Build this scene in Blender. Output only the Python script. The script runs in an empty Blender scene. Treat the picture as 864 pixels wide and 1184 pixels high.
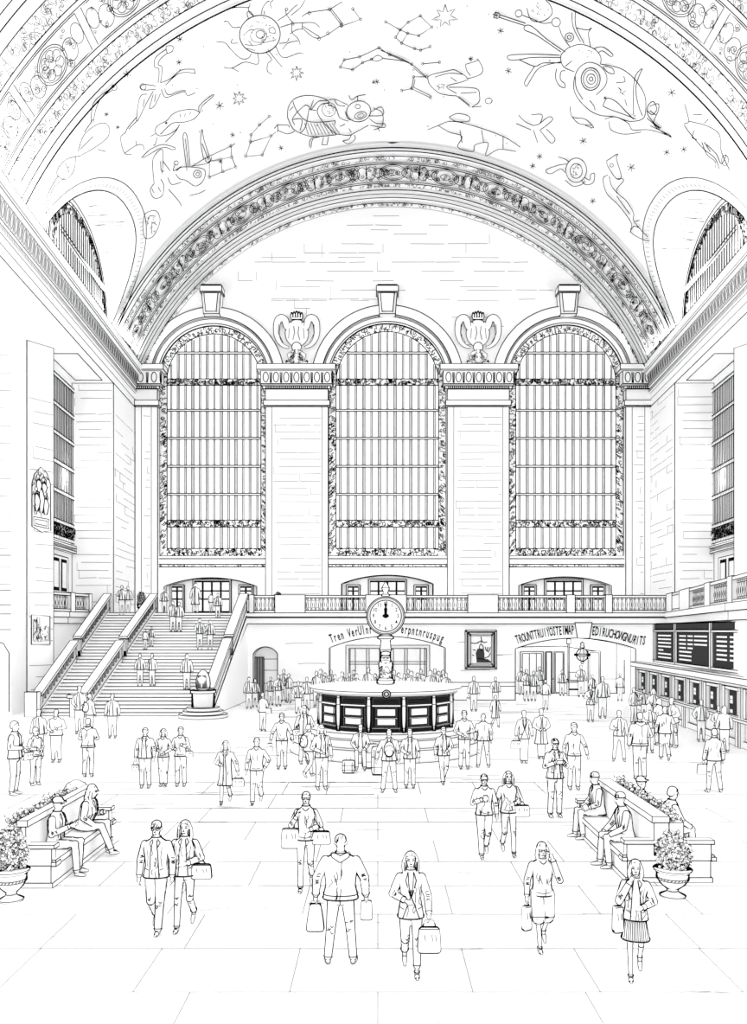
import bpy, math, random
from mathutils import Vector, Matrix
from mathutils.bvhtree import BVHTree
random.seed(7)
S = bpy.context.scene
COL = S.collection
F = 950.0; CX = 437.0; CY = 728.0; H = 4.2       # lens in pixels, principal point, eye height
PI = math.pi
def W(px, py, Y): return Vector(((px-CX)/F*Y, Y, H+(CY-py)/F*Y))
def X_(px, Y): return (px-CX)/F*Y
def Z_(py, Y): return H+(CY-py)/F*Y
def floorY(py, z=0.0): return F*(H-z)/(py-CY)
# ------------------------------------------------------------------ materials
def mat_plain(name, col, rough=.9):
    m = bpy.data.materials.new(name); m.use_nodes = True
    b = m.node_tree.nodes['Principled BSDF']
    b.inputs['Base Color'].default_value = (*col, 1); b.inputs['Roughness'].default_value = rough
    b.inputs['Specular IOR Level'].default_value = 0
    return m
def mat_stone(name, col, amp, scale):
    m = mat_plain(name, col); nt = m.node_tree; b = nt.nodes['Principled BSDF']
    n = nt.nodes.new('ShaderNodeTexNoise'); n.inputs['Scale'].default_value = scale
    r = nt.nodes.new('ShaderNodeMapRange'); r.inputs['To Min'].default_value = 1-amp; r.inputs['To Max'].default_value = 1
    v = nt.nodes.new('ShaderNodeMix'); v.data_type = 'RGBA'; v.blend_type = 'MULTIPLY'; v.inputs[0].default_value = 1
    v.inputs['A'].default_value = (*col, 1)
    nt.links.new(n.outputs['Fac'], r.inputs['Value']); nt.links.new(r.outputs[0], v.inputs['B']); nt.links.new(v.outputs['Result'], b.inputs['Base Color'])
    return m
PAPER = mat_stone('pale_stone', (.99,.99,.99), .01, 2)
INK = mat_plain('black_ink', (.004,.004,.004), 1)
DARK = mat_plain('dark_glass', (.011,.011,.011), 1)
GLASS = bpy.data.materials.new('clear_glass'); GLASS.use_nodes = True
_n = GLASS.node_tree; _t = _n.nodes.new('ShaderNodeBsdfTransparent'); _g = _n.nodes.new('ShaderNodeBsdfGlossy'); _g.inputs['Roughness'].default_value = .3; _x = _n.nodes.new('ShaderNodeMixShader'); _x.inputs[0].default_value = .04
_n.links.new(_t.outputs[0],_x.inputs[1]); _n.links.new(_g.outputs[0],_x.inputs[2]); _n.links.new(_x.outputs[0],_n.nodes['Material Output'].inputs['Surface'])
GREY = mat_plain('grey_metal', (.05,.05,.05), 1)
_rim = {}
def rim_mat(r, Y, w=1.1):
    """white cloth or stone whose grazing edge reads as a dark contour; the width follows the roundness r of the form"""
    rp = max(r*F/Y, w*1.15)
    c = math.sqrt(max(0, 1-(1-w/rp)**2)); c = max(.22, min(.86, round(c/.04)*.04))
    if c not in _rim:
        m = mat_plain('contoured_white_%02d' % round(c*100), (.985,.985,.985)); nt = m.node_tree; b = nt.nodes['Principled BSDF']
        lw = nt.nodes.new('ShaderNodeLayerWeight'); lw.inputs['Blend'].default_value = .5
        mr = nt.nodes.new('ShaderNodeMapRange'); mr.inputs['From Min'].default_value = 1-c-.03; mr.inputs['From Max'].default_value = 1-c+.03
        mx = nt.nodes.new('ShaderNodeMix'); mx.data_type = 'RGBA'; mx.inputs['A'].default_value = (.985,.985,.985,1); mx.inputs['B'].default_value = (.004,.004,.004,1)
        nt.links.new(lw.outputs['Facing'], mr.inputs['Value']); nt.links.new(mr.outputs[0], mx.inputs[0]); nt.links.new(mx.outputs['Result'], b.inputs['Base Color'])
        _rim[c] = m
    return _rim[c]
import numpy as np
def make_cloth():
    """white cloth drawn with an ink contour of even breadth: the form's own curvature (stored on the mesh) sets how near to edge-on the surface turns dark"""
    m = mat_plain('inked_cloth', (.985,.985,.985)); nt = m.node_tree; b = nt.nodes['Principled BSDF']; N = nt.nodes.new; L = nt.links.new
    g = N('ShaderNodeNewGeometry'); vt = N('ShaderNodeVectorTransform'); vt.vector_type = 'VECTOR'; vt.convert_from = 'WORLD'; vt.convert_to = 'OBJECT'; L(g.outputs['Incoming'], vt.inputs[0])
    def vm(op, a, b_):
        q = N('ShaderNodeVectorMath'); q.operation = op; L(a, q.inputs[0]); L(b_, q.inputs[1]); return q
    def mt(op, a, b_=None, v=None):
        q = N('ShaderNodeMath'); q.operation = op; L(a, q.inputs[0])
        if b_ is not None: L(b_, q.inputs[1])
        if v is not None: q.inputs[1].default_value = v
        return q.outputs[0]
    cb = N('ShaderNodeCombineXYZ')
    for i,nm in enumerate(('cxa','cya','cza')):
        at = N('ShaderNodeAttribute'); at.attribute_name = nm; L(vm('DOT_PRODUCT', at.outputs['Vector'], vt.outputs[0]).outputs['Value'], cb.inputs[i])
    k = vm('DOT_PRODUCT', cb.outputs[0], vt.outputs[0]).outputs['Value']          # curvature along the sight line, times the line breadth
    k = mt('MINIMUM', mt('MAXIMUM', k, None, 0.0), None, .62)
    d = vm('DOT_PRODUCT', g.outputs['Incoming'], g.outputs['Normal']).outputs['Value']; d2 = mt('MULTIPLY', d, d)
    r = mt('SUBTRACT', k, d2); mr = N('ShaderNodeMapRange'); mr.inputs['From Min'].default_value = -.012; mr.inputs['From Max'].default_value = .012; L(r, mr.inputs['Value'])
    mx = N('ShaderNodeMix'); mx.data_type = 'RGBA'; mx.inputs['A'].default_value = (.985,.985,.985,1); mx.inputs['B'].default_value = (.004,.004,.004,1)
    L(mr.outputs[0], mx.inputs[0]); L(mx.outputs['Result'], b.inputs['Base Color']); return m
CLOTH = make_cloth()
def curvature(me, w):
    """stores 2*w*(second fundamental form) on the smooth part of the mesh; w is the breadth of the contour in metres"""
    n = len(me.vertices); co = np.empty(n*3,np.float32); me.vertices.foreach_get('co',co); co = co.reshape(n,3)
    no = np.empty(n*3,np.float32); me.vertices.foreach_get('normal',no); no = no.reshape(n,3)
    E = np.empty(len(me.edges)*2,np.int32); me.edges.foreach_get('vertices',E); E = E.reshape(-1,2)
    i = np.concatenate([E[:,0],E[:,1]]); j = np.concatenate([E[:,1],E[:,0]])
    ref = np.where(np.abs(no[:,2:3])<.9, np.array([[0,0,1.]]), np.array([[1.,0,0]])); t1 = np.cross(no,ref); t1 /= np.linalg.norm(t1,axis=1,keepdims=True)+1e-9; t2 = np.cross(no,t1)
    d = co[j]-co[i]; dn = no[j]-no[i]; u = (d*t1[i]).sum(1); v = (d*t2[i]).sum(1); p = (dn*t1[i]).sum(1); q = (dn*t2[i]).sum(1)
    S_ = lambda x: np.bincount(i,x,n)
    uu,uv,vv = S_(u*u),S_(u*v),S_(v*v); e = 1e-9+1e-4*(uu+vv)
    M = np.zeros((n,3,3)); M[:,0,0]=uu+e; M[:,0,1]=M[:,1,0]=uv; M[:,1,1]=uu+vv+e; M[:,1,2]=M[:,2,1]=uv; M[:,2,2]=vv+e
    R = np.stack([S_(u*p),S_(v*p+u*q),S_(v*q)],1); x = np.linalg.solve(M,R[:,:,None])[:,:,0]
    o = lambda a,b: a[:,:,None]*b[:,None,:]
    II = x[:,0,None,None]*o(t1,t1)+x[:,1,None,None]*(o(t1,t2)+o(t2,t1))+x[:,2,None,None]*o(t2,t2)
    dg = np.maximum(np.bincount(i,minlength=n),1)
    for _ in range(2):
        A = np.zeros((n,9)); f = II.reshape(n,9)
        for k in range(9): A[:,k] = np.bincount(i,f[j,k],n)/dg
        II = (.5*f+.5*A).reshape(n,3,3)
    II = II*2*w
    for k,nm in enumerate(('cxa','cya','cza')):
        at = me.attributes.new(nm,'FLOAT_VECTOR','POINT'); at.data.foreach_set('vector', II[:,k,:].astype(np.float32).ravel())
# ------------------------------------------------------------------ mesh builder
class MB:
    def __init__(s): s.v = []; s.f = []; s.m = []; s.sm = []; s.inkf = []
    def poly(s, pts, m=0, smooth=False):
        b = len(s.v); s.v += [tuple(p) for p in pts]; s.f.append(tuple(range(b, b+len(pts)))); s.m.append(m); s.sm.append(smooth)
    def mesh(s, vs, fs, m=0, smooth=False):
        b = len(s.v); s.v += [tuple(p) for p in vs]
        for f in fs: s.f.append(tuple(i+b for i in f)); s.m.append(m); s.sm.append(smooth)
    def box(s, a, b, m=0):
        (x0,y0,z0),(x1,y1,z1) = a, b
        v = [(x0,y0,z0),(x1,y0,z0),(x1,y1,z0),(x0,y1,z0),(x0,y0,z1),(x1,y0,z1),(x1,y1,z1),(x0,y1,z1)]
        s.mesh(v, [(0,3,2,1),(4,5,6,7),(0,1,5,4),(1,2,6,5),(2,3,7,6),(3,0,4,7)], m)
    def obox(s, o, u, v, w, m=0):
        """oriented box: corner o and three edge vectors"""
        o,u,v,w = Vector(o),Vector(u),Vector(v),Vector(w)
        P = [o,o+u,o+u+v,o+v,o+w,o+u+w,o+u+v+w,o+v+w]
        s.mesh(P, [(0,3,2,1),(4,5,6,7),(0,1,5,4),(1,2,6,5),(2,3,7,6),(3,0,4,7)], m)
    def prism(s, pts, d, m=0):
        """polygon pts extruded by vector d"""
        n = len(pts); d = Vector(d); a = [Vector(p) for p in pts]; b = [p+d for p in a]
        s.mesh(a+b, [tuple(range(n)), tuple(range(2*n-1, n-1, -1))]+[(i,(i+1)%n,(i+1)%n+n,i+n) for i in range(n)], m)
    def lathe(s, prof, c=(0,0,0), n=24, m=0, sx=1, sy=1):
        c = Vector(c); vs = []; fs = []
        for r,z in prof:
            for i in range(n):
                a = 2*PI*i/n; vs.append((c.x+r*sx*math.cos(a), c.y+r*sy*math.sin(a), c.z+z))
        for k in range(len(prof)-1):
            for i in range(n):
                j = (i+1)%n; fs.append((k*n+i, k*n+j, (k+1)*n+j, (k+1)*n+i))
        fs.append(tuple(range(n-1,-1,-1))); fs.append(tuple(range((len(prof)-1)*n, len(prof)*n)))
        s.mesh(vs, fs, m, True)
    def ell(s, c, r, n=12, m=0, rot=None):
        vs = []; fs = []; k = max(4, n//2); c = Vector(c)
        def P(p):
            p = Vector(p)
            if rot: p = rot @ p
            return c+p
        vs.append(P((0,0,-r[2])))
        for j in range(1,k):
            t = -PI/2+PI*j/k
            for i in range(n):
                a = 2*PI*i/n; vs.append(P((r[0]*math.cos(t)*math.cos(a), r[1]*math.cos(t)*math.sin(a), r[2]*math.sin(t))))
        vs.append(P((0,0,r[2]))); e = len(vs)-1
        for i in range(n): fs.append((0, 1+(i+1)%n, 1+i)); fs.append((e, e-n+i, e-n+(i+1)%n))
        for j in range(k-2):
            for i in range(n):
                a = 1+j*n+i; b = 1+j*n+(i+1)%n; fs.append((a,b,b+n,a+n))
        s.mesh(vs, fs, m, True)
    def tube(s, pts, rs, n=8, m=0, smooth=True, closed=False):
        P = [Vector(p) for p in pts]
        Q = [P[0]]; R = [rs[0] if hasattr(rs,'__len__') else rs]
        for i in range(1,len(P)):
            if (P[i]-Q[-1]).length > 1e-5: Q.append(P[i]); R.append(rs[i] if hasattr(rs,'__len__') else rs)
        P = Q; rs = R; k = len(P)
        if k < 2: return
        vs = []; fs = []; up = None
        for i in range(k):
            if closed: t = P[(i+1)%k]-P[i-1]
            else: t = P[min(i+1,k-1)]-P[max(i-1,0)]
            if t.length < 1e-9: t = Vector((0,0,1))
            t.normalize()
            if up is None: up = Vector((0,0,1)) if abs(t.z)<.9 else Vector((1,0,0))
            a = t.cross(up)
            if a.length < 1e-3: a = t.cross(Vector((0,1,0)) if abs(t.y)<.9 else Vector((1,0,0)))
            a.normalize(); b = a.cross(t).normalized(); up = b
            for j in range(n):
                g = 2*PI*j/n; vs.append(P[i]+(a*math.cos(g)+b*math.sin(g))*rs[i])
        for i in range(k if closed else k-1):
            i2 = (i+1)%k
            for j in range(n): j2 = (j+1)%n; fs.append((i*n+j, i2*n+j, i2*n+j2, i*n+j2))
        if not closed: fs.append(tuple(range(n))); fs.append(tuple(range(k*n-1,(k-1)*n-1,-1)))
        s.mesh(vs, fs, m, smooth)
    def ink(s, pts, w=1.0, closed=False, m=1, xf=None):
        """a drawn line: thin three-sided bead; xf gives where the piece stands so that the bead has the right breadth"""
        rs = []
        for p in pts:
            q = Vector(p) if xf is None else xf @ Vector(p)
            rs.append(w*max(q.y,4)/F*.62)
        s.tube(pts, rs, 3, m, False, closed)
    def ribbon(s, pts, nrm, w=.8, m=1, closed=False):
        """a flat painted stroke lying on a surface with normal nrm(p)"""
        P = [Vector(p) for p in pts]
        if closed: P = P+[P[0]]
        vs = []
        for i,p in enumerate(P):
            t = P[min(i+1,len(P)-1)]-P[max(i-1,0)]
            n = nrm(p) if callable(nrm) else Vector(nrm)
            a = t.cross(n)
            if a.length < 1e-9: a = Vector((1,0,0))
            a.normalize(); sv = (p-Vector((0,0,H))).normalized(); fs = (a-sv*a.dot(sv)).length; h = w*max(p.y,4)/F*.54/max(.16,fs); o = p+n*.012
            vs += [o-a*h, o+a*h]
        s.mesh(vs, [(2*i,2*i+1,2*i+3,2*i+2) for i in range(len(P)-1)], m)
    def edges(s, w=1.0, ang=32, m=1, xf=None, skip=None):
        """draws every crease and rim of the flat faces built so far"""
        key = {}; ids = []
        for v in s.v:
            k = (round(v[0],4),round(v[1],4),round(v[2],4)); ids.append(key.setdefault(k,len(key)))
        E = {}
        for fi,f in enumerate(s.f):
            if s.m[fi] == m: continue
            vv = [Vector(s.v[i]) for i in f]; n = Vector((0,0,0))
            for i in range(len(vv)): n += vv[i].cross(vv[(i+1)%len(vv)])
            if n.length < 1e-12: continue
            n.normalize()
            for i in range(len(f)):
                a,b = f[i], f[(i+1)%len(f)]; ka,kb = ids[a],ids[b]
                if ka == kb: continue
                E.setdefault((min(ka,kb),max(ka,kb)), []).append((n,a,b))
        ca = math.cos(math.radians(ang)); adj = {}
        out = []
        for k,l in E.items():
            if len(l) >= 2:
                if all(abs(l[0][0].dot(x[0])) > ca and l[0][0].dot(x[0])*(1) > -2 for x in l[1:]): continue
            a,b = Vector(s.v[l[0][1]]), Vector(s.v[l[0][2]])
            if skip and skip(a,b): continue
            out.append((k,a,b))
        for k,a,b in out: s.ink([a,b], w, m=m, xf=xf)
    def build(s, name, mats, parent=None, props=None, mesh_only=False):
        me = bpy.data.meshes.new(name); me.from_pydata(s.v, [], s.f); me.update()
        for x in mats: me.materials.append(x)
        me.polygons.foreach_set('material_index', [min(x,len(mats)-1) for x in s.m]); me.polygons.foreach_set('use_smooth', s.sm)
        if mesh_only: return me
        o = bpy.data.objects.new(name, me); COL.objects.link(o)
        if parent: o.parent = parent
        if props:
            for k,v in props.items(): o[k] = v
        return o
def struct(o): o['kind'] = 'structure'; return o
def thing(name, label, cat, loc=(0,0,0), rz=0, group=None):
    o = bpy.data.objects.new(name, None); COL.objects.link(o); o.location = loc; o.rotation_euler = (0,0,rz)
    tag(o, label, cat, group); return o
def tag(o, label, cat, group=None):
    o['label'] = label; o['category'] = cat
    if group: o['group'] = group
    return o
PI2 = [PAPER, INK]
def arcpts(cx, cz, r, a0, a1, n, Y): return [Vector((cx+r*math.cos(math.radians(a0+(a1-a0)*i/n)), Y, cz+r*math.sin(math.radians(a0+(a1-a0)*i/n)))) for i in range(n+1)]
def rnd(a,b): return random.uniform(a,b)
# brick coursing and stray marks drawn on a plane
def bricks(mb, o, u, v, w, h, row, n, keep=None, dens=.8, wid=.42):
    o,u,v = Vector(o),Vector(u).normalized(),Vector(v).normalized(); z = row
    k = 0
    while z < h:
        x = rnd(0,.5)
        while x < w:
            L = rnd(.8,3.2); e = min(w, x+L)
            if rnd(0,1) < dens:
                a = o+u*x+v*(z+rnd(-.02,.02)); b = o+u*e+v*(z+rnd(-.02,.02))
                if keep is None or (keep(a) and keep(b)): mb.ribbon([a,b], n, wid)
            if rnd(0,1) < .28*dens:
                a = o+u*x+v*z; b = a+v*row
                if keep is None or (keep(a) and keep(b)): mb.ribbon([a,b], n, wid*.7)
            x = e+rnd(.05,.3)
        z += row*rnd(.95,1.05); k += 1
def squiggles(mb, mp, u0, u1, v0, v1, n, size, nrm, wid=.6):
    """chased ornament: small curled strokes in the strip u0..u1 x v0..v1, placed by mp(u,v)"""
    for i in range(n):
        u = rnd(u0,u1); v = rnd(v0,v1); r = size*rnd(.5,1.1); a = rnd(0,2*PI); sw = rnd(2,5); pts = []
        for k in range(6):
            t = a+sw*k/5; rr = r*(1-.1*k)
            vv = min(v1,max(v0, v+rr*math.sin(t))); pts.append(mp(u+rr*math.cos(t), vv))
        mb.ribbon(pts, nrm, wid)
# ================================================================== the hall
D1 = 48.7                      # lower end wall and balcony edge
D2 = 54.9                      # upper end wall
s2 = D2/F
ZB = 5.2                       # balcony floor
def XL(Y): return -16.18-.0547*(Y-D2)
def XR(Y): return 18.14+.0547*(Y-D2)
def XrL(Y): return -18.37-.0547*(Y-49.3)
def XrR(Y): return 20.19+.0547*(Y-49.3)
VC = Vector(((453-CX)*s2, 0, Z_(549,D2))); VR = 312*s2
def vz(x): return VC.z+math.sqrt(max(0,VR*VR-(x-VC.x)**2))
def vault_n(p):
    n = Vector((VC.x-p[0],0,VC.z-p[2])); n.normalize(); return n
def vault_hit(px, py, R=None):
    R = R or VR-.11
    a = (px-CX)/F; b = (CY-py)/F; c = H-VC.z
    A = a*a+b*b; B = 2*(-a*VC.x+b*c); C = VC.x**2+c*c-R*R
    t = (-B+math.sqrt(max(0,B*B-4*A*C)))/(2*A)
    return Vector((a*t, t, H+b*t))
def kY(py): return D2*491/(728-py)      # depth of an arch whose crown shows at row py
# floor -------------------------------------------------------------
mb = MB(); mb.poly([(-24,3,0),(26,3,0),(26,60,0),(-24,60,0)])
rows = [5.3,6.7,8.1,9.5,10.8,12.1,13.45,14.85,16.35,17.9,19.3,20.9,22.6]
UP = Vector((0,0,1))
for i,y in enumerate(rows):
    x = -11
    while x < 11:
        L = rnd(2.5,6); 
        if rnd(0,1) < .93: mb.ribbon([(x,y,0),(x+L,y,0)], UP, .4)
        x += L+rnd(0,.25)
    if i+1 < len(rows):
        xs = []
        if i%2 == 0: xs.append(0.0)
        x = (1.1 if i%2 else 2.4)
        while x < 9: xs += [x, -x+rnd(-.3,.3)]; x += rnd(1.4,2.6)
        for x in xs:
            if rnd(0,1) < (.95 if y < 17 else .5): mb.ribbon([(x,y,0),(x,rows[i+1],0)], UP, .55)
for i in range(60):                                   # veins in the marble
    y = rnd(8.6,22); x = rnd(-.44,.44)*y; pts = []; a = rnd(-.3,.3)
    for k in range(5): pts.append((x,y,0)); x += rnd(.15,.4); y += rnd(-.1,.12)+a*.15
    mb.ribbon(pts, UP, .26)
for i in range(130):
    y = rnd(21,47); x = rnd(-.42,.40)*y; mb.ribbon([(x,y,0),(x+rnd(.6,2.2),y+rnd(-.05,.05),0)], UP, .28)
struct(mb.build('floor', PI2))
# a wall of vertical strips with openings --------------------------------
def strips(mb, Y, x0, x1, zb, zt, holes, step=.25):
    xs = {x0,x1}
    k = int((x1-x0)/step)
    for i in range(1,k): xs.add(x0+(x1-x0)*i/k)
    for h in holes:
        xs |= {h[0],h[1]}
        for i in range(1,40): xs.add(h[0]+(h[1]-h[0])*i/40)
    xs = sorted(x for x in xs if x0 <= x <= x1)
    for a,b in zip(xs,xs[1:]):
        if b-a < 1e-6: continue
        m = (a+b)/2; sp = [(zb,zt)]
        hs = sorted([h for h in holes if h[0] < m < h[1]], key=lambda h:h[3])
        cur_a = cur_b = zb
        for h in hs:
            if h[3] > max(cur_a,cur_b)+1e-6: mb.poly([(a,Y,cur_a),(b,Y,cur_b),(b,Y,h[3]),(a,Y,h[3])])
            cur_a = h[2](a); cur_b = h[2](b)
        ta = zt(a) if callable(zt) else zt; tb = zt(b) if callable(zt) else zt
        if ta > cur_a-1e-6 or tb > cur_b: mb.poly([(a,Y,cur_a),(b,Y,cur_b),(b,Y,tb),(a,Y,ta)])
def hole_outline(h, n=40):
    L = [(h[0],h[3])]
    for i in range(n+1): x = h[0]+(h[1]-h[0])*i/n; L.append((x,h[2](x)))
    if h[4]: pass
    L.append((h[1],h[3])); return L
def reveal(mb, h, Y, d, w=1.0, back=True):
    L = hole_outline(h)
    for (a,b),(c,e) in zip(L,L[1:]): mb.poly([(a,Y,b),(c,Y,e),(c,Y+d,e),(a,Y+d,b)])
    mb.ink([(x,Y,z) for x,z in L], w)
    if back: mb.ink([(x,Y+d,z) for x,z in L], w)
def arch_top(cx, r, zs):
    return lambda x: zs+math.sqrt(max(0, r*r-(x-cx)**2))
def seg_top(x0, x1, zs, rise):
    c = (x0+x1)/2; hw = (x1-x0)/2; R = (hw*hw+rise*rise)/(2*rise)
    return lambda x: zs+rise-R+math.sqrt(max(0,R*R-(x-c)**2))
# upper end wall ------------------------------------------------------
WIN = [(247,63.5,376),(448,68.5,373.5),(655,67,375)]
holes = []; wins = []
for cx,r,top in WIN:
    c = X_(cx,D2); rr = r*s2; zt = Z_(top,D2); zs = zt-rr
    holes.append((c-rr,c+rr,arch_top(c,rr,zs),Z_(643,D2),1)); wins.append((c,rr,zs))
doors_up = [(190,297,668),(395,501,665),(600,707,667)]
dh = []
for a,b,t in doors_up:
    x0,x1 = X_(a,D2),X_(b,D2); h = (x0,x1,seg_top(x0,x1,Z_(t+10,D2),10*s2),ZB,0); dh.append(h)
xa,xb = XL(D2), XR(D2)
mb = MB(); strips(mb, D2, xa-.5, xb+.5, ZB, lambda x: max(vz(x), 21.0), holes+dh)
for h in dh: reveal(mb, h, D2, .5)
FN = Vector((0,-1,0))
def in_tymp(p):
    if p.z > vz(p.x)-.6: return False
    for (c,rr,zs) in wins:
        if abs(p.x-c) < 82*s2 and p.z < zs+12*s2: return False
        if (p.x-c)**2+(p.z-(zs+12*s2))**2 < (83*s2)**2: return False
    return p.z > 22
bricks(mb, (xa,D2,22), (1,0,0), UP, xb-xa, 11, .62, FN, in_tymp, .55, .36)
bricks(mb, (xa,D2,22.3), (1,0,0), UP, xb-xa, 11, .95, FN, in_tymp, .35, .3)
# sill and frieze lines below each window
for c,rr,zs in wins:
    for y,w in ((646,1.0),(652.5,.9),(655.5,.9)): mb.ribbon([(c-rr-.05,D2,Z_(y,D2)),(c+rr+.05,D2,Z_(y,D2))], FN, w)
    squiggles(mb, lambda u,v: Vector((u,D2,v)), c-rr, c+rr, Z_(655,D2), Z_(652.8,D2), 70, .06, FN, .5)
struct(mb.build('wall_end', PI2))
# windows -----------------------------------------------------------------
def arch_window(i, c, rr, zs, zb, Y):
    t = .5                                   # depth of reveal
    g = MB()
    pts = [(c-rr,Y+t,zb)]+[tuple(p) for p in reversed(arcpts(c,zs,rr,0,180,40,Y+t))]+[(c+rr,Y+t,zb)]
    g.poly(pts)
    root = struct(g.build('window_%d' % i, [GLASS]))
    fr = MB(); b = 9.2*s2; Yf = Y+.18
    outer = [(c-rr,zb)]+[(p.x,p.z) for p in reversed(arcpts(c,zs,rr,0,180,48,0))]+[(c+rr,zb)]
    inner = [(c-rr+b,zb+b)]+[(p.x,p.z) for p in reversed(arcpts(c,zs,rr-b,0,180,48,0))]+[(c+rr-b,zb+b)]
    for k in range(len(outer)-1): fr.poly([(outer[k][0],Yf,outer[k][1]),(outer[k+1][0],Yf,outer[k+1][1]),(inner[k+1][0],Yf,inner[k+1][1]),(inner[k][0],Yf,inner[k][1])])
    fr.poly([(c-rr,Yf,zb),(c+rr,Yf,zb),(c+rr-b,Yf,zb+b),(c-rr+b,Yf,zb+b)])
    for L,w in ((outer,1.5),(inner,1.0)): fr.ink([(x,Yf-.02,z) for x,z in L]+[(L[0][0],Yf-.02,L[0][1])], w)
    # ornament running round the frame
    tot = []; 
    mid = [((a[0]+q[0])/2,(a[1]+q[1])/2,(a[0]-q[0]),(a[1]-q[1])) for a,q in zip(outer,inner)]
    def along(k0,k1,f,v):
        a,q = outer[k0],outer[k1]; a2,q2 = inner[k0],inner[k1]
        o = (a[0]+(q[0]-a[0])*f, a[1]+(q[1]-a[1])*f); n = (a2[0]+(q2[0]-a2[0])*f, a2[1]+(q2[1]-a2[1])*f)
        return Vector((n[0]+(o[0]-n[0])*v, Yf, n[1]+(o[1]-n[1])*v))
    for k in range(len(outer)-1):
        L = math.hypot(outer[k+1][0]-outer[k][0], outer[k+1][1]-outer[k][1]); m = max(1,int(L/(4.2*s2)))
        for j in range(m*3):
            f = rnd(0,1); v = rnd(.12,.88); rx = .75*4*s2/L*.45; a0 = rnd(0,6)
            fr.ribbon([along(k,k+1,min(1,max(0,f+rx*math.cos(a0+q*.9))),min(.95,max(.05,v+.2*math.sin(a0+q*.9)))) for q in range(5)], FN, .75)
    def cross_band(z0, z1, nn):
        h = lambda z: math.sqrt(max(0,(rr-b)**2-max(0,z-zs)**2))
        x0 = c-h(z1); x1 = c+h(z1)
        fr.box((x0,Yf+.02,z0),(x1,Yf+.16,z1))
        for z in (z0,z1): fr.ink([(x0,Yf,z),(x1,Yf,z)], 1.0)
        if nn: squiggles(fr, lambda u,v: Vector((u,Yf,v)), x0, x1, z0+.03, z1-.03, nn, .13, FN, .75)
    cross_band(Z_(643,D2), Z_(634,D2), 170); cross_band(Z_(609,D2), Z_(601,D2), 160); cross_band(Z_(444.5,D2), Z_(437,D2), 150)
    for y in (407,473.5,506,538.5,571): cross_band(Z_(y+1.2,D2), Z_(y-1.2,D2), 0)
    nb = 12
    for k in range(nb+1):
        x = c-rr+b+(2*(rr-b))*(k+.5)/(nb+1); wd = (1.5 if k%2 else .95)*s2
        top = zs+math.sqrt(max(0,(rr-b)**2-(x-c)**2))
        fr.box((x-wd,Yf+.1,zb+b),(x+wd,Yf+.2,top),0)
        for sx in (-wd,wd): fr.ink([(x+sx,Yf+.1,zb+b),(x+sx,Yf+.1,top)], .8)
        if k%2: fr.ink([(x,Yf+.1,zb+b),(x,Yf+.1,top)], .5)
    fr.build('window_frame', PI2, root, {'kind':'structure'})
    return root
for i,(c,rr,zs) in enumerate(wins): arch_window(i+1, c, rr, zs, Z_(643,D2), D2)
# archivolts, keystones
tn = 0
def trim(mb, mats=None):
    global tn
    tn += 1; return struct(mb.build('trim_%d' % tn, mats or PI2))
ZI = Z_(425,D2)
for c,rr,zs in wins:
    mb = MB()
    ro, ri = rr+15.5*s2, rr+.5*s2; za = zs+12*s2 if False else zs
    # raised ring from the impost up
    def ring(r0, r1, y0):
        a0 = math.degrees(math.asin(min(1,(ZI-zs)/r1)))
        A = arcpts(c,zs,r1,a0,180-a0,48,y0); a1 = math.degrees(math.asin(min(1,(ZI-zs)/r0))); B = arcpts(c,zs,r0,a1,180-a1,48,y0)
        for k in range(48):
            mb.poly([A[k],A[k+1],B[k+1],B[k]]); q = Vector((0,D2-y0,0)); mb.poly([A[k],A[k+1],A[k+1]+q,A[k]+q]); mb.poly([B[k],B[k+1],B[k+1]+q,B[k]+q])
        mb.ink(A, 1.0); mb.ink(B, 1.0)
    ring(rr+8*s2, rr+19*s2, D2-.3)
    ring(rr+1*s2, rr+8*s2, D2-.12)
    A = arcpts(c,zs,rr+6.4*s2,8,172,48,D2-.13); mb.ink(A,.7)
    trim(mb)
    k = MB(); yk = D2-.75; zt = Z_(334.5,D2); zb = zs+rr-2*s2+.25
    def trap(w0,w1,z0,z1,y): k.prism([(c-w0,y,z0),(c+w0,y,z0),(c+w1,y,z1),(c-w1,y,z1)], (0,D2-y,0))
    trap(9*s2,11*s2,zt-33*s2,zt-9*s2,yk); trap(12.5*s2,12.5*s2,zt-8.5*s2,zt-2*s2,yk-.15); trap(11*s2,11*s2,zt-2*s2,zt,yk)
    trap(6*s2,8*s2,zt-31*s2,zt-10*s2,yk-.1)
    k.edges(1.0); trim(k)
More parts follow.
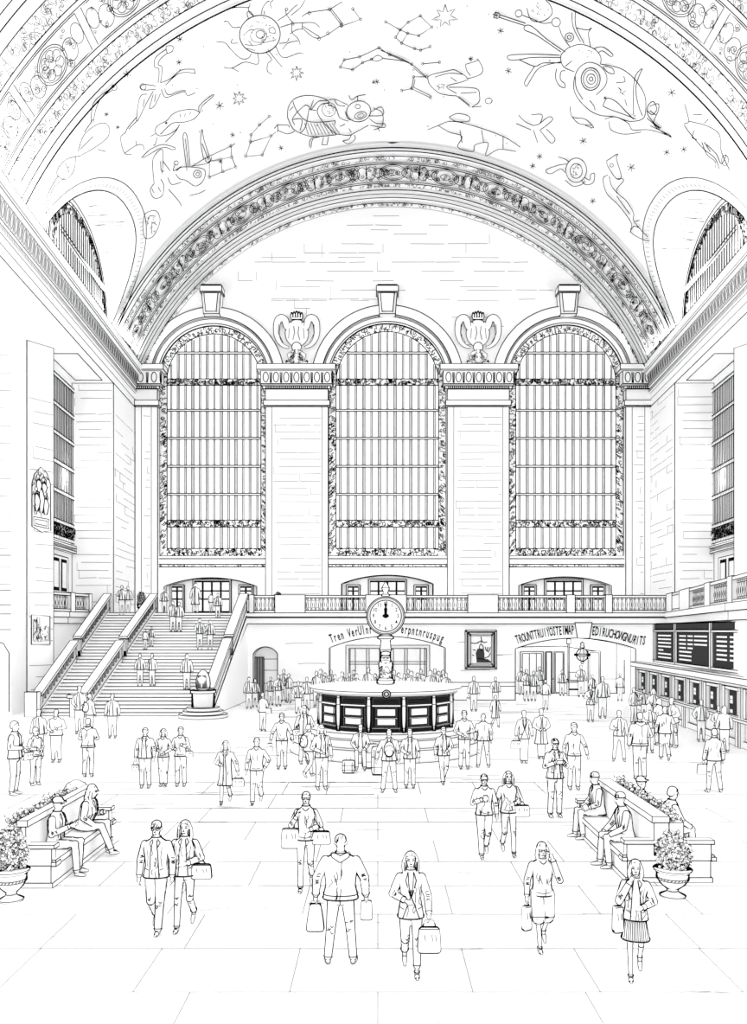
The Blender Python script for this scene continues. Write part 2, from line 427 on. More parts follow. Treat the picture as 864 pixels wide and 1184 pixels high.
# piers with capitals between the windows
def pier(x0, x1, seed, left=True, right=True):
    Y = D2-.35; m = MB(); zb = ZB; 
    xs0,xs1 = X_(x0,D2),X_(x1,D2)
    g = 9*s2
    m.box((xs0,Y,zb),(xs1,D2+.1,Z_(472,D2)))
    m.ink([(xs0+ (8*s2 if not left else 0),Y,zb),(xs0+(8*s2 if not left else 0),Y,Z_(472,D2))],.01)
    def slab(e, y0, y1, d):
        m.box((xs0-(e*s2 if left else 0), Y-d, Z_(y0,D2)), (xs1+(e*s2 if right else 0), D2+.1, Z_(y1,D2)))
    slab(2,471,465,.12); slab(0,465,452,.05); slab(3,452,449,.18); slab(5,447,432,.3); slab(9,432,425.5,.55)
    m.edges(1.0)
    yy = Y-.3
    a,b = xs0-(5*s2 if left else 0), xs1+(5*s2 if right else 0)
    n = max(2,int((b-a)/(10.5*s2)))
    for i in range(n):                     # egg moulding
        cx = a+(b-a)*(i+.5)/n; P = [Vector((cx+3*s2*math.cos(t*PI/8),yy,Z_(439.5,D2)+5.6*s2*math.sin(t*PI/8))) for t in range(16)]
        m.ribbon(P, FN, .9, closed=True)
        ex = cx+(b-a)/n/2
        for q in (-1.2,0,1.2): m.ribbon([(ex+q*s2,yy,Z_(434,D2)),(ex+q*.6*s2,yy,Z_(446,D2))], FN, .7)
    dn = int((xs1-xs0)/(2.2*s2))
    for i in range(dn): x = xs0+(xs1-xs0)*(i+.5)/dn; m.ribbon([(x,Y-.2,Z_(451.6,D2)),(x,Y-.2,Z_(449.4,D2))], FN, 1.1)
    bricks(m, (xs0+.5,Y,zb), (1,0,0), UP, xs1-xs0-1, Z_(478,D2)-zb, .47, FN, None, .8, .36)
    for e in (xs0+.42,xs1-.42):
        m.ribbon([(e,Y,zb),(e,Y,Z_(472,D2))], FN, .55)
    trim(m)
pier(308,380,1); pier(517,588,2); pier(158,184,3,False,True); pier(722,751,4,True,False)
# door sets on the balcony level
for (a,b,t),h in zip(doors_up,dh):
    m = MB(); Y = D2+.5
    m.poly([(h[0],Y,ZB),(h[1],Y,ZB),(h[1],Y,h[2]((h[0]+h[1])/2)),(h[0],Y,h[2]((h[0]+h[1])/2))])
    w = h[1]-h[0]
    root = struct(m.build('door_%d' % (len([o for o in COL.objects if o.name.startswith('door_')])+1), PI2))
    for u0,u1,ztop,nv in ((.05,.2,676,2),(.295,.71,669.5,4),(.795,.95,676,2)):
        d = MB(); x0,x1 = h[0]+w*u0,h[0]+w*u1; zt = Z_(ztop,D2); d.box((x0,Y-.12,ZB),(x1,Y-.02,zt)); d.edges(1.1)
        f = .13
        d.poly([(x0+.08,Y-.135,ZB+.08),(x1-.08,Y-.135,ZB+.08),(x1-.08,Y-.135,zt-.08),(x0+.08,Y-.135,zt-.08)], 2)
        for k in range(nv):
            q0 = x0+f+(x1-x0-f)*k/nv; q1 = x0+(x1-x0-f)*(k+1)/nv
            for z0,z1 in ((ZB+.25,ZB+1.0),(ZB+1.1,ZB+1.55),(ZB+1.65,zt-.2)):
                if z1 > z0: d.poly([(q0,Y-.15,z0),(q1,Y-.15,z0),(q1,Y-.15,z1),(q0,Y-.15,z1)], 0)
        d.build('door_leaf', [PAPER,INK,DARK], root)
# balcony slab and lower end wall ---------------------------------------
xl1, xr1 = X_(125,D1), X_(775,D1)
mb = MB()
mb.box((xl1-5,D1+.01,ZB-.55),(xr1+6,D2+.6,ZB)); struct(mb.build('floor_balcony', PI2))
mb = MB()
x0 = X_(285,D1)
mb.box((x0,D1-.22,Z_(722,D1)+.03),(xr1,D1+.05,Z_(714,D1)-.03)); mb.box((x0,D1-.3,ZB-.25),(xr1,D1+.05,ZB-.02)); mb.edges(.9); trim(mb)
A1 = (X_(381,D1),X_(515,D1)); A2 = (X_(596,D1),X_(735,D1)); A3 = (X_(293,D1),X_(321,D1))
h1 = (A1[0],A1[1],seg_top(A1[0],A1[1],Z_(749,D1),13*D1/F),0,0)
h2 = (A2[0],A2[1],seg_top(A2[0],A2[1],Z_(750,D1),12*D1/F),0,0)
h3 = (A3[0],A3[1],seg_top(A3[0],A3[1],Z_(756,D1),8*D1/F),0,0)
mb = MB(); strips(mb, D1, X_(262,D1), X_(790,D1), 0, ZB-.1, [h1,h2,h3])
reveal(mb,h1,D1,.8); reveal(mb,h2,D1,.9); reveal(mb,h3,D1,.6)
for x_0,x_1 in ((X_(322,D1),A1[0]),(A1[1],A2[0]),(A2[1],X_(775,D1))):
    for y in (789,793.5): mb.ribbon([(x_0,D1,Z_(y,D1)),(x_1,D1,Z_(y,D1))], FN, .7)
    mb.ribbon([(x_0,D1,.02),(x_1,D1,.02)], FN, .9)
for i in range(26):
    x = rnd(X_(300,D1),X_(735,D1)); z = rnd(1.6,4.6)
    if any(h[0]-.4<x+.8 and x<h[1]+.4 and z < h[2]((h[0]+h[1])/2)+.5 for h in (h1,h2,h3)): continue
    mb.ribbon([(x,D1,z),(x+.5,D1,z+.03),(x+rnd(.9,1.8),D1,z+rnd(0,.12))], FN, .36)
struct(mb.build('wall_end_lower', PI2))
# keystone over the right archway
k = MB(); c = X_(673.5,D1); k.prism([(c-.35,D1-.3,Z_(738,D1)),(c+.35,D1-.3,Z_(738,D1)),(c+.5,D1-.3,Z_(720,D1)),(c-.5,D1-.3,Z_(720,D1))],(0,.35,0)); k.edges(1.0); trim(k)
# rooms behind the openings
mb = MB(); Yb = D1+5.2
mb.poly([(A2[0]-.6,Yb,0),(A2[1]+2.4,Yb,0),(A2[1]+2.4,Yb,ZB-.55),(A2[0]-.6,Yb,ZB-.55)])
mb.poly([(A2[0]-.6,D1,0),(A2[0]-.6,Yb,0),(A2[0]-.6,Yb,ZB-.55),(A2[0]-.6,D1,ZB-.55)])
mb.poly([(A2[1]+.9,D1+.9,0),(A2[1]+.9,Yb,0),(A2[1]+.9,Yb,ZB-.55),(A2[1]+.9,D1+.9,ZB-.55)])
mb.ribbon([(A2[0],Yb,Z_(785,Yb)),(A2[1]+.9,Yb,Z_(785,Yb))],FN,.6); mb.ribbon([(A2[0],Yb,.03),(A2[1]+.9,Yb,.03)],FN,.9)
mb.ribbon([(X_(602,Yb),Yb,Z_(748,Yb)),(X_(650,Yb),Yb,Z_(747,Yb)),(X_(690,Yb),Yb,Z_(753,Yb))],FN,.8)
mb.ribbon([(X_(713,Yb),Yb,Z_(745,Yb)),(X_(713,Yb),Yb,.03)],FN,.8)
struct(mb.build('wall_passage', PI2))
mb = MB(); Yc = D1+2.6
mb.poly([(A1[0]-.8,Yc,0),(A1[1]+.8,Yc,0),(A1[1]+.8,Yc,ZB-.55),(A1[0]-.8,Yc,ZB-.55)])
for sx in (A1[0]-.8,A1[1]+.8): mb.poly([(sx,D1+.8,0),(sx,Yc,0),(sx,Yc,ZB-.55),(sx,D1+.8,ZB-.55)])
struct(mb.build('wall_vestibule', PI2))
def door_rect(name, px0, px1, py0, py1, Y, splits=(), dark=False, mull=()):
    m = MB(); x0,x1 = X_(px0,Y),X_(px1,Y); z0,z1 = max(0,Z_(py1,Y)),Z_(py0,Y)
    m.box((x0,Y-.08,z0),(x1,Y-.01,z1)); f = min(.12,(x1-x0)*.12)
    m.box((x0+f,Y-.1,z0+f),(x1-f,Y-.085,z1-f), 2 if dark else 0); m.edges(.8)
    for s in splits: x = X_(s,Y); m.ink([(x,Y-.1,z0+f),(x,Y-.1,z1-f)], .8)
    for s in mull: z = Z_(s,Y); m.ink([(x0+f,Y-.1,z),(x1-f,Y-.1,z)], .8)
    return m.build(name, [PAPER,INK,DARK], None, {'kind':'structure'})
door_rect('door_4', 602,628,753.5,806,Yb, (612,620),False,(784,)); door_rect('door_5',631,638,753.5,806,Yb); door_rect('door_6',641,652,753.5,806,Yb)
door_rect('door_7', 680,694,753,806,Yb); door_rect('door_8', 722,734,763,806,Yb)
# glazed screen in the centre archway
m = MB(); Yg = D1+.8; x0,x1 = X_(400,Yg),X_(497,Yg); z1 = Z_(746,Yg)
m.box((x0,Yg,0),(x1,Yg+.1,z1)); f=.2; m.box((x0+f,Yg-.03,.9),(x1-f,Yg-.01,z1-f))
m.edges(.9)
for px in (405,411,424,427,439,455,468,471,486,491): x=X_(px,Yg); m.ink([(x,Yg-.04,.9),(x,Yg-.04,z1-f)], .75)
for py in (765,768): m.ink([(x0+f,Yg-.04,Z_(py,Yg)),(x1-f,Yg-.04,Z_(py,Yg))], .75)
root = struct(m.build('window_4', PI2))
# small arched door left: slatted leaf
m = MB(); Yg = D1+.55; x0,x1 = X_(293.5,Yg),X_(305,Yg)
m.box((x0,Yg-.05,0),(x1,Yg+.05,Z_(760,Yg)))
for i in range(9): x = x0+(x1-x0)*i/8; m.ink([(x,Yg-.07,0),(x,Yg-.07,Z_(760,Yg))], 1.0 if i%2 else .7)
m.edges(1.0); struct(m.build('door_9', PI2))
m = MB(); m.box((A3[0]-.3,D1+.65,0),(A3[1]+.3,D1+.75,4)); 
for y in (762,775,790): m.ribbon([(x1,D1+.65,Z_(y,D1+.65)),(A3[1],D1+.65,Z_(y,D1+.65))],FN,.6)
struct(m.build('wall_closet', PI2))
# ------------------------------------------------ vault
NA = 96
lun_w, lun_h, Zc = 5.2, 4.7, 21.3
LY = 42.6
RYc = 42.6
def foot_x(side, z): return VC.x+side*math.sqrt(VR*VR-(z-VC.z)**2)
def lun_z(Y, yc):
    d = abs(Y-yc)/lun_w
    return Zc+lun_h*(1-d**2.3)**(1/2.3) if d < 1 else Zc
def ang(z, side): a = math.asin((z-VC.z)/VR); return a if side > 0 else PI-a
vault = MB(); YN = 24.0
ys = [YN]; 
while ys[-1] < D2: ys.append(min(D2, ys[-1]+.35))
for extra in (LY-lun_w,LY+lun_w,RYc-lun_w,RYc+lun_w): ys.append(extra)
ys = sorted(set(ys)); ny = len(ys)
vs = []
for y in ys:
    a0 = ang(lun_z(y,RYc),1); a1 = ang(lun_z(y,LY),-1)
    for i in range(NA+1): a = a0+(a1-a0)*i/NA; vs.append((VC.x+VR*math.cos(a), y, VC.z+VR*math.sin(a)))
vault.mesh(vs, [(j*(NA+1)+i,j*(NA+1)+i+1,(j+1)*(NA+1)+i+1,(j+1)*(NA+1)+i) for j in range(ny-1) for i in range(NA)], 0, True)
VRi = VR-.12
def onv(a, y, R=None): R = R or VRi; return Vector((VC.x+R*math.cos(a), y, VC.z+R*math.sin(a)))
AL, AR = ang(Zc,-1), ang(Zc,1)
def arch_line(Y, w=1.0, R=None):
    a0 = ang(lun_z(Y,RYc),1); a1 = ang(lun_z(Y,LY),-1); vault.ribbon([onv(a0+(a1-a0)*i/130,Y,R) for i in range(131)], vault_n, w*.92)
for y,w in ((237.3,1.2),(232,.9),(226,.9),(221.5,.8),(217,1.1),(209.5,.9),(207.5,.7),(187,1.0),(185,.7),(178,.9),(172,1.1),(168,1.3)): arch_line(kY(y), w)
vm = lambda u,v: onv(AR+(AL-AR)*u, v)
arcL = (AL-AR)*VR
def vsq(y0,y1,n,size,wid=.6):
    Y0,Y1 = kY(y0),kY(y1)
    if Y0 > Y1: Y0,Y1 = Y1,Y0
    for i in range(n):
        u = rnd(0.003,.997); v = rnd(Y0,Y1); r = size*rnd(.5,1.1); a = rnd(0,6.3); sw = rnd(2,5)
        vault.ribbon([onv(AR+(AL-AR)*u+r*(1-.1*k)*math.cos(a+sw*k/5)/VR, min(Y1,max(Y0,v+r*1.6*math.sin(a+sw*k/5)))) for k in range(6)], vault_n, wid)
vsq(231.5,235.5,420,.10,.5); vsq(210.5,213.5,420,.11,.5); vsq(179,183,420,.12,.5)
# medallions and scrollwork of the arch soffit
def medal(u, Y, ru, rv, turns=0, w=.85): 
    vault.ribbon([onv(u+ru*math.cos(t*PI/12)/VR, Y+rv*math.sin(t*PI/12)) for t in range(24)], vault_n, w, closed=True)
def spiral(u, Y, r, d, ph, w=.7, rv=1.6):
    vault.ribbon([onv(u+r*(1-.8*k/14)*math.cos(ph+d*k*.6)/VR, Y+rv*r*(1-.8*k/14)*math.sin(ph+d*k*.6)) for k in range(15)], vault_n, w)
Ym = (kY(187)+kY(207))/2; hY = abs(kY(187)-kY(207))/2*.9
nm = 13
for i in range(nm):
    u = AR+(AL-AR)*(i+.5)/nm; st = (AL-AR)/nm
    medal(u,Ym,.85,hY); medal(u,Ym,.72,hY*.84,w=.6); medal(u,Ym,.3,hY*.35,w=.7)
    for k in range(11): spiral(u+rnd(-.6,.6)/VR, Ym+rnd(-.6,.6)*hY, rnd(.08,.2), random.choice((-1,1)), rnd(0,6), .6)
    for sg in (-1,1):
        medal(u+sg*st*.27,Ym,.33,hY*.6,w=.7); medal(u+sg*st*.42,Ym,.3,hY*.85,w=.7)
        for k in range(11): spiral(u+sg*st*rnd(.2,.5), Ym+rnd(-.85,.85)*hY, rnd(.08,.2), random.choice((-1,1)), rnd(0,6), .6)
    vault.ribbon([onv(u+st/2,Ym-hY),onv(u+st/2,Ym+hY)], vault_n, .8)
# the nearer transverse arch: lines, bead bands, framed panels
for k,w in ((1.555,1.3),(1.575,1.0),(1.60,.9),(1.645,.9),(1.66,.8),(1.775,.8),(1.79,.9),(1.85,.9),(1.89,1.1),(1.92,.9),(1.965,1.3)): arch_line(D2/k, w*1.25)
def vsq2(k0,k1,n,size,wid=.7,sp=1.3):
    Y0,Y1 = D2/k1,D2/k0
    for i in range(n):
        u = rnd(0.003,.997); v = rnd(Y0,Y1); r = size*rnd(.5,1.1); a = rnd(0,6.3); sw = rnd(2,5)
        vault.ribbon([onv(AR+(AL-AR)*u+r*(1-.1*k)*math.cos(a+sw*k/5)/VR, min(Y1,max(Y0,v+r*sp*math.sin(a+sw*k/5)))) for k in range(6)], vault_n, wid)
vsq2(1.602,1.643,950,.13,.5); vsq2(1.792,1.848,950,.15,.5)
Yp0,Yp1 = D2/1.77,D2/1.665; Yq = (Yp0+Yp1)/2; hq = (Yp1-Yp0)/2
npan = 11
for i in range(npan):
    u0 = AR+(AL-AR)*i/npan; st = (AL-AR)/npan; e = .16/VR
    P = [onv(u0+e,Yp0)]+[onv(u0+e+(st-2*e)*k/10,Yp1) for k in range(11)]+[onv(u0+e+(st-2*e)*(10-k)/10,Yp0) for k in range(11)]
    vault.ribbon(P, vault_n, .9, closed=True)
    if not (.02 < (u0-AR)/(AL-AR) < .38 or .52 < (u0-AR)/(AL-AR) < .98): continue
    medal(u0+st*.5,Yq,.75,hq*.85); medal(u0+st*.5,Yq,.66,hq*.74,w=.7)
    for q in range(7): a = q*.9; medal(u0+st*.5+.38*math.cos(a)/VR, Yq+.42*hq*math.sin(a), .2, hq*.25, w=.65)
    for sg in (-1,1):
        medal(u0+st*(.5+sg*.25),Yq+.15*hq,.34,hq*.55,w=.75); medal(u0+st*(.5+sg*.39),Yq-.2*hq,.26,hq*.5,w=.75)
        for q in range(10): spiral(u0+st*(.5+sg*rnd(.17,.45)), Yq+rnd(-.8,.8)*hq, rnd(.06,.2), random.choice((-1,1)), rnd(0,6), .6, 1.2)
    for q in range(8): spiral(u0+st*.5+rnd(-.5,.5)/VR, Yq+rnd(-.55,.55)*hq, rnd(.06,.16), random.choice((-1,1)), rnd(0,6), .55, 1.2)
# lunette barrels
def lunette(side, yc, Xw, idx):
    m = MB(); n = 56; grid = []; rim = []; rim2 = []; wl = []
    for i in range(n+1):
        t = -1+2*i/n; t = math.sin(t*PI/2); y = yc+lun_w*.9999*t; z = lun_z(y,yc)
        xv = foot_x(side,z); xw = Xw(y)+(-.0)*side
        grid.append([Vector((xv+(xw-xv)*k/4, y, z)) for k in range(5)]); rim.append(Vector((xv-side*.03,y,z)))
        rr = 1.13; y2 = yc+lun_w*rr*t; z2 = Zc+(z-Zc)*1.12; rim2.append(onv(math.asin(min(1,(z2-VC.z)/VR)) if side>0 else PI-math.asin(min(1,(z2-VC.z)/VR)), y2))
    vs = [p for g in grid for p in g]
    m.mesh(vs, [(i*5+k,i*5+k+1,(i+1)*5+k+1,(i+1)*5+k) for i in range(n) for k in range(4)], 0, True)
    m.ink(rim, 1.1); vault.ribbon(rim2, vault_n, 1.0)
    for i in range(0,n,1):
        a = rim[i].lerp(rim2[i],.35); b = rim[i].lerp(rim2[i],.65)
        aa = onv(math.atan2(a.z-VC.z,a.x-VC.x),a.y); bb = onv(math.atan2(b.z-VC.z,b.x-VC.x),b.y+.12); vault.ribbon([aa,bb], vault_n, .45)
    for i in range(26):
        q = random.randrange(8,n-6); g = grid[q]; a = g[0].lerp(g[4],rnd(.1,.5)); b = grid[q+random.choice((0,1))]; b = b[0].lerp(b[4],rnd(.6,.95))
        nn = Vector((0,yc-a.y,Zc-a.z)).normalized(); m.ribbon([a+nn*.02,b+nn*.02], nn, .4)
    o = m.build('ceiling_lunette' if side<0 else 'ceiling_lunette_right', PI2, None, {'kind':'structure'})
    # window in the lunette
    w = MB(); N = Vector((-side,0,0)); sc = .86
    def P(t, s, off=0): # t in -1..1 along, s scale
        y = yc+lun_w*s*t; z = Zc+(lun_z(yc+lun_w*.9999*t,yc)-Zc)*s; return Vector((Xw(y)-side*off,y,z))
    T = [math.sin((-1+2*i/60)*PI/2) for i in range(61)]
    for i in range(60): w.poly([P(T[i],1),P(T[i+1],1),Vector((Xw(P(T[i+1],1).y),P(T[i+1],1).y,Zc-.3)),Vector((Xw(P(T[i],1).y),P(T[i],1).y,Zc-.3))])
    root = struct(w.build('window_%d' % idx, [GLASS]))
    f = MB()
    for s_,ww in ((.985,.9),(.93,1.2),(.90,.8),(.80,1.1)): f.ink([P(t,s_,.08) for t in T], ww)
    for i in range(60):
        f.poly([P(T[i],.90,.06),P(T[i+1],.90,.06),P(T[i+1],.80,.06),P(T[i],.80,.06)])
    for i in range(260):
        t = rnd(0,59.0); s_ = rnd(.81,.89); k0=int(t); q = T[k0]+(T[k0+1]-T[k0])*(t-k0)
        p = P(q,s_,.09); f.ribbon([p, p+Vector((0,rnd(-.14,.14),rnd(-.2,.2))), p+Vector((0,rnd(-.14,.14),rnd(-.25,.25)))], N, .8)
    nb = 24
    for k in range(nb):
        t = -1+2*(k+.5)/nb; y = yc+lun_w*.8*t; zt = Zc+(lun_z(yc+lun_w*.9999*t,yc)-Zc)*.8
        hw = .1
        f.box((Xw(y)-side*.1-.03,y-hw,Zc-.3),(Xw(y)-side*.1+.03,y+hw,zt))
        for sg in (-hw,hw): f.ink([(Xw(y)-side*.13,y+sg,Zc-.3),(Xw(y)-side*.13,y+sg,zt)], .8)
    for z in (Zc+1.9,):
        d = lun_w*.8*math.sqrt(max(0,1-((z-Zc)/(lun_h*.8))**2)); 
        f.box((Xw(yc)-side*.2-.05,yc-d,z),(Xw(yc)-side*.2+.05,yc+d,z+.22)); f.ink([(Xw(yc-d)-side*.25,yc-d,z),(Xw(yc+d)-side*.25,yc+d,z)],1); f.ink([(Xw(yc-d)-side*.25,yc-d,z+.22),(Xw(yc+d)-side*.25,yc+d,z+.22)],1)
    f.build('window_frame', PI2, root, {'kind':'structure'})
lunette(-1, LY, XL, 5); lunette(1, RYc, XR, 6)
# ------------------------------------------------ painted sky on the vault
def zz(ox,oy,sc,pts): return [(ox+x/sc,oy+y/sc) for x,y in pts]
def smooth(pts, n=4, closed=False):
    P = [Vector((p[0],p[1],0)) for p in pts]; out = []; m = len(P)
    if m < 3: return pts
    for i in range(m if closed else m-1):
        if closed: a,b,c,d = P[i-1],P[i],P[(i+1)%m],P[(i+2)%m]
        else: a,b,c,d = P[max(i-1,0)],P[i],P[i+1],P[min(i+2,m-1)]
        for k in range(n):
            t = k/n; q = .5*((2*b)+(c-a)*t+(2*a-5*b+4*c-d)*t*t+(3*b-a-3*c+d)*t**3); out.append((q.x,q.y))
    if not closed: out.append((P[-1].x,P[-1].y))
    return out
def sky(pts, w=.75, closed=False, sm=True):
    q = smooth(pts,4,closed) if sm else (pts+[pts[0]] if closed else pts)
    d = []
    for i in range(len(q)-1): d += [(q[i][0]+(q[i+1][0]-q[i][0])*k/2, q[i][1]+(q[i+1][1]-q[i][1])*k/2) for k in range(2)]
    d.append(q[-1])
    P = [vault_hit(*p) for p in d]
    if closed and sm: P.append(P[0])
    vault.ribbon(P, vault_n, w*1.05)
def circ(x,y,r,ry=None,rot=0,w=.75):
    ry = ry or r; c,s = math.cos(math.radians(rot)),math.sin(math.radians(rot))
    sky([(x+r*math.cos(t)*c-ry*math.sin(t)*s, y+r*math.cos(t)*s+ry*math.sin(t)*c) for t in [k*PI/6 for k in range(12)]], w, True)
def star(x,y,r,n=6,w=.7,outline=False):
    if outline:
        P = []
        for k in range(2*n): a = -PI/2+k*PI/n; q = r*(rnd(.8,1.15) if k%2==0 else .4); P.append((x+q*math.cos(a),y+q*math.sin(a)))
        sky(P,w,True,False)
    else:
        for k in range(n//2): a = k*2*PI/n+.3; sky([(x-r*math.cos(a),y-r*math.sin(a)),(x+r*math.cos(a),y+r*math.sin(a))],w,False,False)
def constel(pts, w=.7, joints=True, close=False):
    sky(pts, w, close, False)
    if joints:
        for p in pts: circ(p[0],p[1],1.4,w=.6)
# radiant disc with waving feelers
circ(300.5,39.5,23.6,22,-10,1.0); A=(250,0,5.76)
for L in ([(215,125),(205,85),(225,75),(250,105)],[(95,55),(150,45),(215,48),(225,20)],[(215,48),(220,80),(255,110)],[(50,145),(75,140),(110,180),(160,178)],[(0,275),(60,285),(100,330),(160,385),(210,388),(235,355)],[(300,95),(310,50),(340,10),(355,8)],[(322,95),(320,70)],[(410,135),(470,95),(515,50),(540,30)],[(465,60),(468,95),(510,150)],[(428,180),(510,155),(575,150)],[(505,160),(505,215),(545,255),(560,298)],[(490,225),(540,195),(575,195)],[(275,350),(278,425),(190,412),(105,452),(50,447)],[(105,452),(150,475)],[(345,330),(405,405),(440,445)],[(330,345),(370,395),(345,420),(340,470),(370,495)],[(395,305),(445,382),(550,352),(582,358)],[(440,328),(480,285),(545,270)],[(420,288),(470,280),(485,250)],[(590,0),(560,50),(500,100)],[(110,255),(100,285),(145,285)],[(570,110),(620,82),(755,62)],[(575,150),(650,150),(690,180)],[(575,185),(680,255),(835,165)],[(580,175),(690,245)],[(575,150),(572,190)],[(755,62),(835,165)],[(765,55),(842,155)],[(755,62),(840,10)],[(370,55),(360,20),(380,0)]): sky(zz(*A,L),.75)
for x,y in ((755,62),(835,165),(685,258),(745,220),(620,85),(510,157),(468,60)): circ(250+x/5.76,y/5.76,1.6,w=.6)
for L in ([(180,235),(220,200),(250,195)],[(190,295),(240,300),(300,290),(340,240)],[(200,320),(260,335)],[(240,300),(215,270)],[(350,190),(380,180),(395,215),(360,215),(350,190)],[(310,285),(370,270),(400,262)],[(265,140),(290,150)],[(310,115),(330,125)],[(300,265),(325,262)]): sky(zz(*A,L),.6)
circ(301,39.5,5,4.5,w=.7); circ(299,41,9.5,8,w=.5)
def dots(cx,cy,rx,ry,n,s=1.2):
    for i in range(n):
        a = rnd(0,6.3); q = math.sqrt(rnd(0,1)); x = cx+rx*q*math.cos(a); y = cy+ry*q*math.sin(a); sky([(x,y),(x+rnd(-s,s),y+rnd(-s,s)),(x+rnd(-s,s),y+rnd(-s,s))],.5)
dots(300,40,19,17,26)
for L in ((343,84,9,8),(276.5,113.5,9,8),(515,19,15,7)): star(*L,w=.75,outline=True)
for L in ((208,45,4),(207,72,3.5),(147,86,4.5),(254,122,5),(136,147,2.5),(269,156,3),(325,171,3),(436,94.5,3.2),(155,0,1),(574,17.5,4.5),(579,35.5,4),(588,82,4),(777,107,5),(771,176,4),(791,172.5,4),(674.5,163,4.5),(730,193.5,5),(624,181,3.5),(616,192,3.5),(685.5,232.5,3.5),(123,132,3),(700,113,2),(432,95,2),(192,142,1.5)): star(*L,w=.7)
# leaping figure
C=(130,40,5.4)
for L in ([(335,70),(375,70),(375,100),(345,115),(335,90),(335,70)],[(335,90),(270,140),(262,200),(290,215),(285,300)],[(345,112),(300,150),(285,185),(310,205),(300,300)],[(300,300),(360,275),(430,220),(510,215)],[(330,315),(400,250),(450,235),(515,240)],[(510,212),(518,245)],[(305,340),(330,390),(400,370),(450,355),(470,380),(520,360)],[(325,335),(350,375),(430,350),(460,350)],[(270,320),(200,310),(175,325),(195,345),(270,340)],[(255,350),(215,420),(160,530),(150,520),(170,390),(215,370)],[(300,365),(265,440),(240,460),(230,455),(255,370)],[(160,530),(100,590)],[(150,515),(95,580),(80,610),(50,645),(75,740),(120,745)],[(75,740),(150,690),(190,690),(195,720)],[(145,660),(150,690)],[(200,400),(190,450)],[(270,370),(262,420)]): sky(zz(*C,L),.75)
circ(130+190/5.4,40+325/5.4,3.6,w=.6)
# long fish
for L in ([(540,480),(545,440),(620,378),(628,385),(560,445),(548,485)],[(545,485),(500,465),(420,475),(370,500),(340,535),(285,565),(265,600),(290,630),(340,625),(390,600),(420,560)],[(545,485),(510,525),(450,545),(380,550),(340,580),(300,620)],[(420,560),(390,610),(330,670)],[(280,640),(265,690)],[(235,635),(270,618)],[(180,770),(230,720),(310,685),(390,705),(375,718),(310,705),(190,770)],[(455,490),(450,510)],[(420,495),(425,515)],[(490,480),(480,500)]): sky(zz(*C,L),.75)
for L in ([(260,930),(250,800),(270,745),(310,715),(315,780),(310,870)],[(260,930),(235,970),(260,1020),(310,1005),(320,940),(300,900)],[(300,790),(305,850),(325,850)],[(315,790),(360,850)],[(465,850),(440,640),(465,630),(485,825)],[(455,650),(475,830)],[(570,780),(550,670),(560,590),(570,650),(605,760)],[(560,680),(600,780)],[(400,850),(440,825),(560,835),(580,870),(560,920),(515,945),(460,910),(420,900),(395,870)],[(345,890),(370,935),(430,920)],[(390,810),(380,850),(430,822)],[(350,965),(415,1040),(430,1070)],[(480,1005),(540,990),(580,970)],[(245,960),(260,990)],[(285,950),(300,980)]): sky(zz(*C,L),.8)
circ(130+530/5.4,40+870/5.4,4.6,4.6,w=.8); circ(130+532/5.4,40+870/5.4,2,w=.6)
circ(130+398/5.4,40+800/5.4,2.3,w=.7); star(130+675/5.4,40+790/5.4,3)
constel(zz(*C,[(490,825),(580,770),(740,695),(765,680)]),.7,False); constel(zz(*C,[(600,790),(740,765)]),.6,False)
constel(zz(*C,[(605,890),(690,855),(770,825),(745,765),(740,695)]),.7); constel(zz(*C,[(605,890),(605,790),(680,785),(685,850)]),.6,False)
sky(zz(*C,[(500,820),(600,800),(620,760)]),.7); circ(130+595/5.4,40+780/5.4,3,w=.7)
# winding tendril over the left lunette
Aw=(0,0,2.0)
for L in ([(265,200),(240,215),(215,240),(210,285)],[(260,208),(235,225),(222,250),(215,285)],[(180,350),(195,310),(230,285),(250,290),(250,315),(220,340),(185,360)],[(185,360),(150,370),(130,400),(150,415),(170,395),(175,360)],[(225,345),(245,350)],[(150,410),(120,440),(105,495)],[(135,405),(112,445),(98,500)],[(185,345),(215,315)],[(150,375),(160,400)],[(330,525),(335,495),(360,487),(370,510),(355,545),(335,550),(330,525)],[(340,520),(345,500),(360,500)],[(350,540),(352,515),(362,520)],[(215,275),(195,305)]): sky(zz(*Aw,L),.75)
circ(132,101,3.2,w=.7); dots(74,194,8,6,12); dots(175,260,6,9,14)
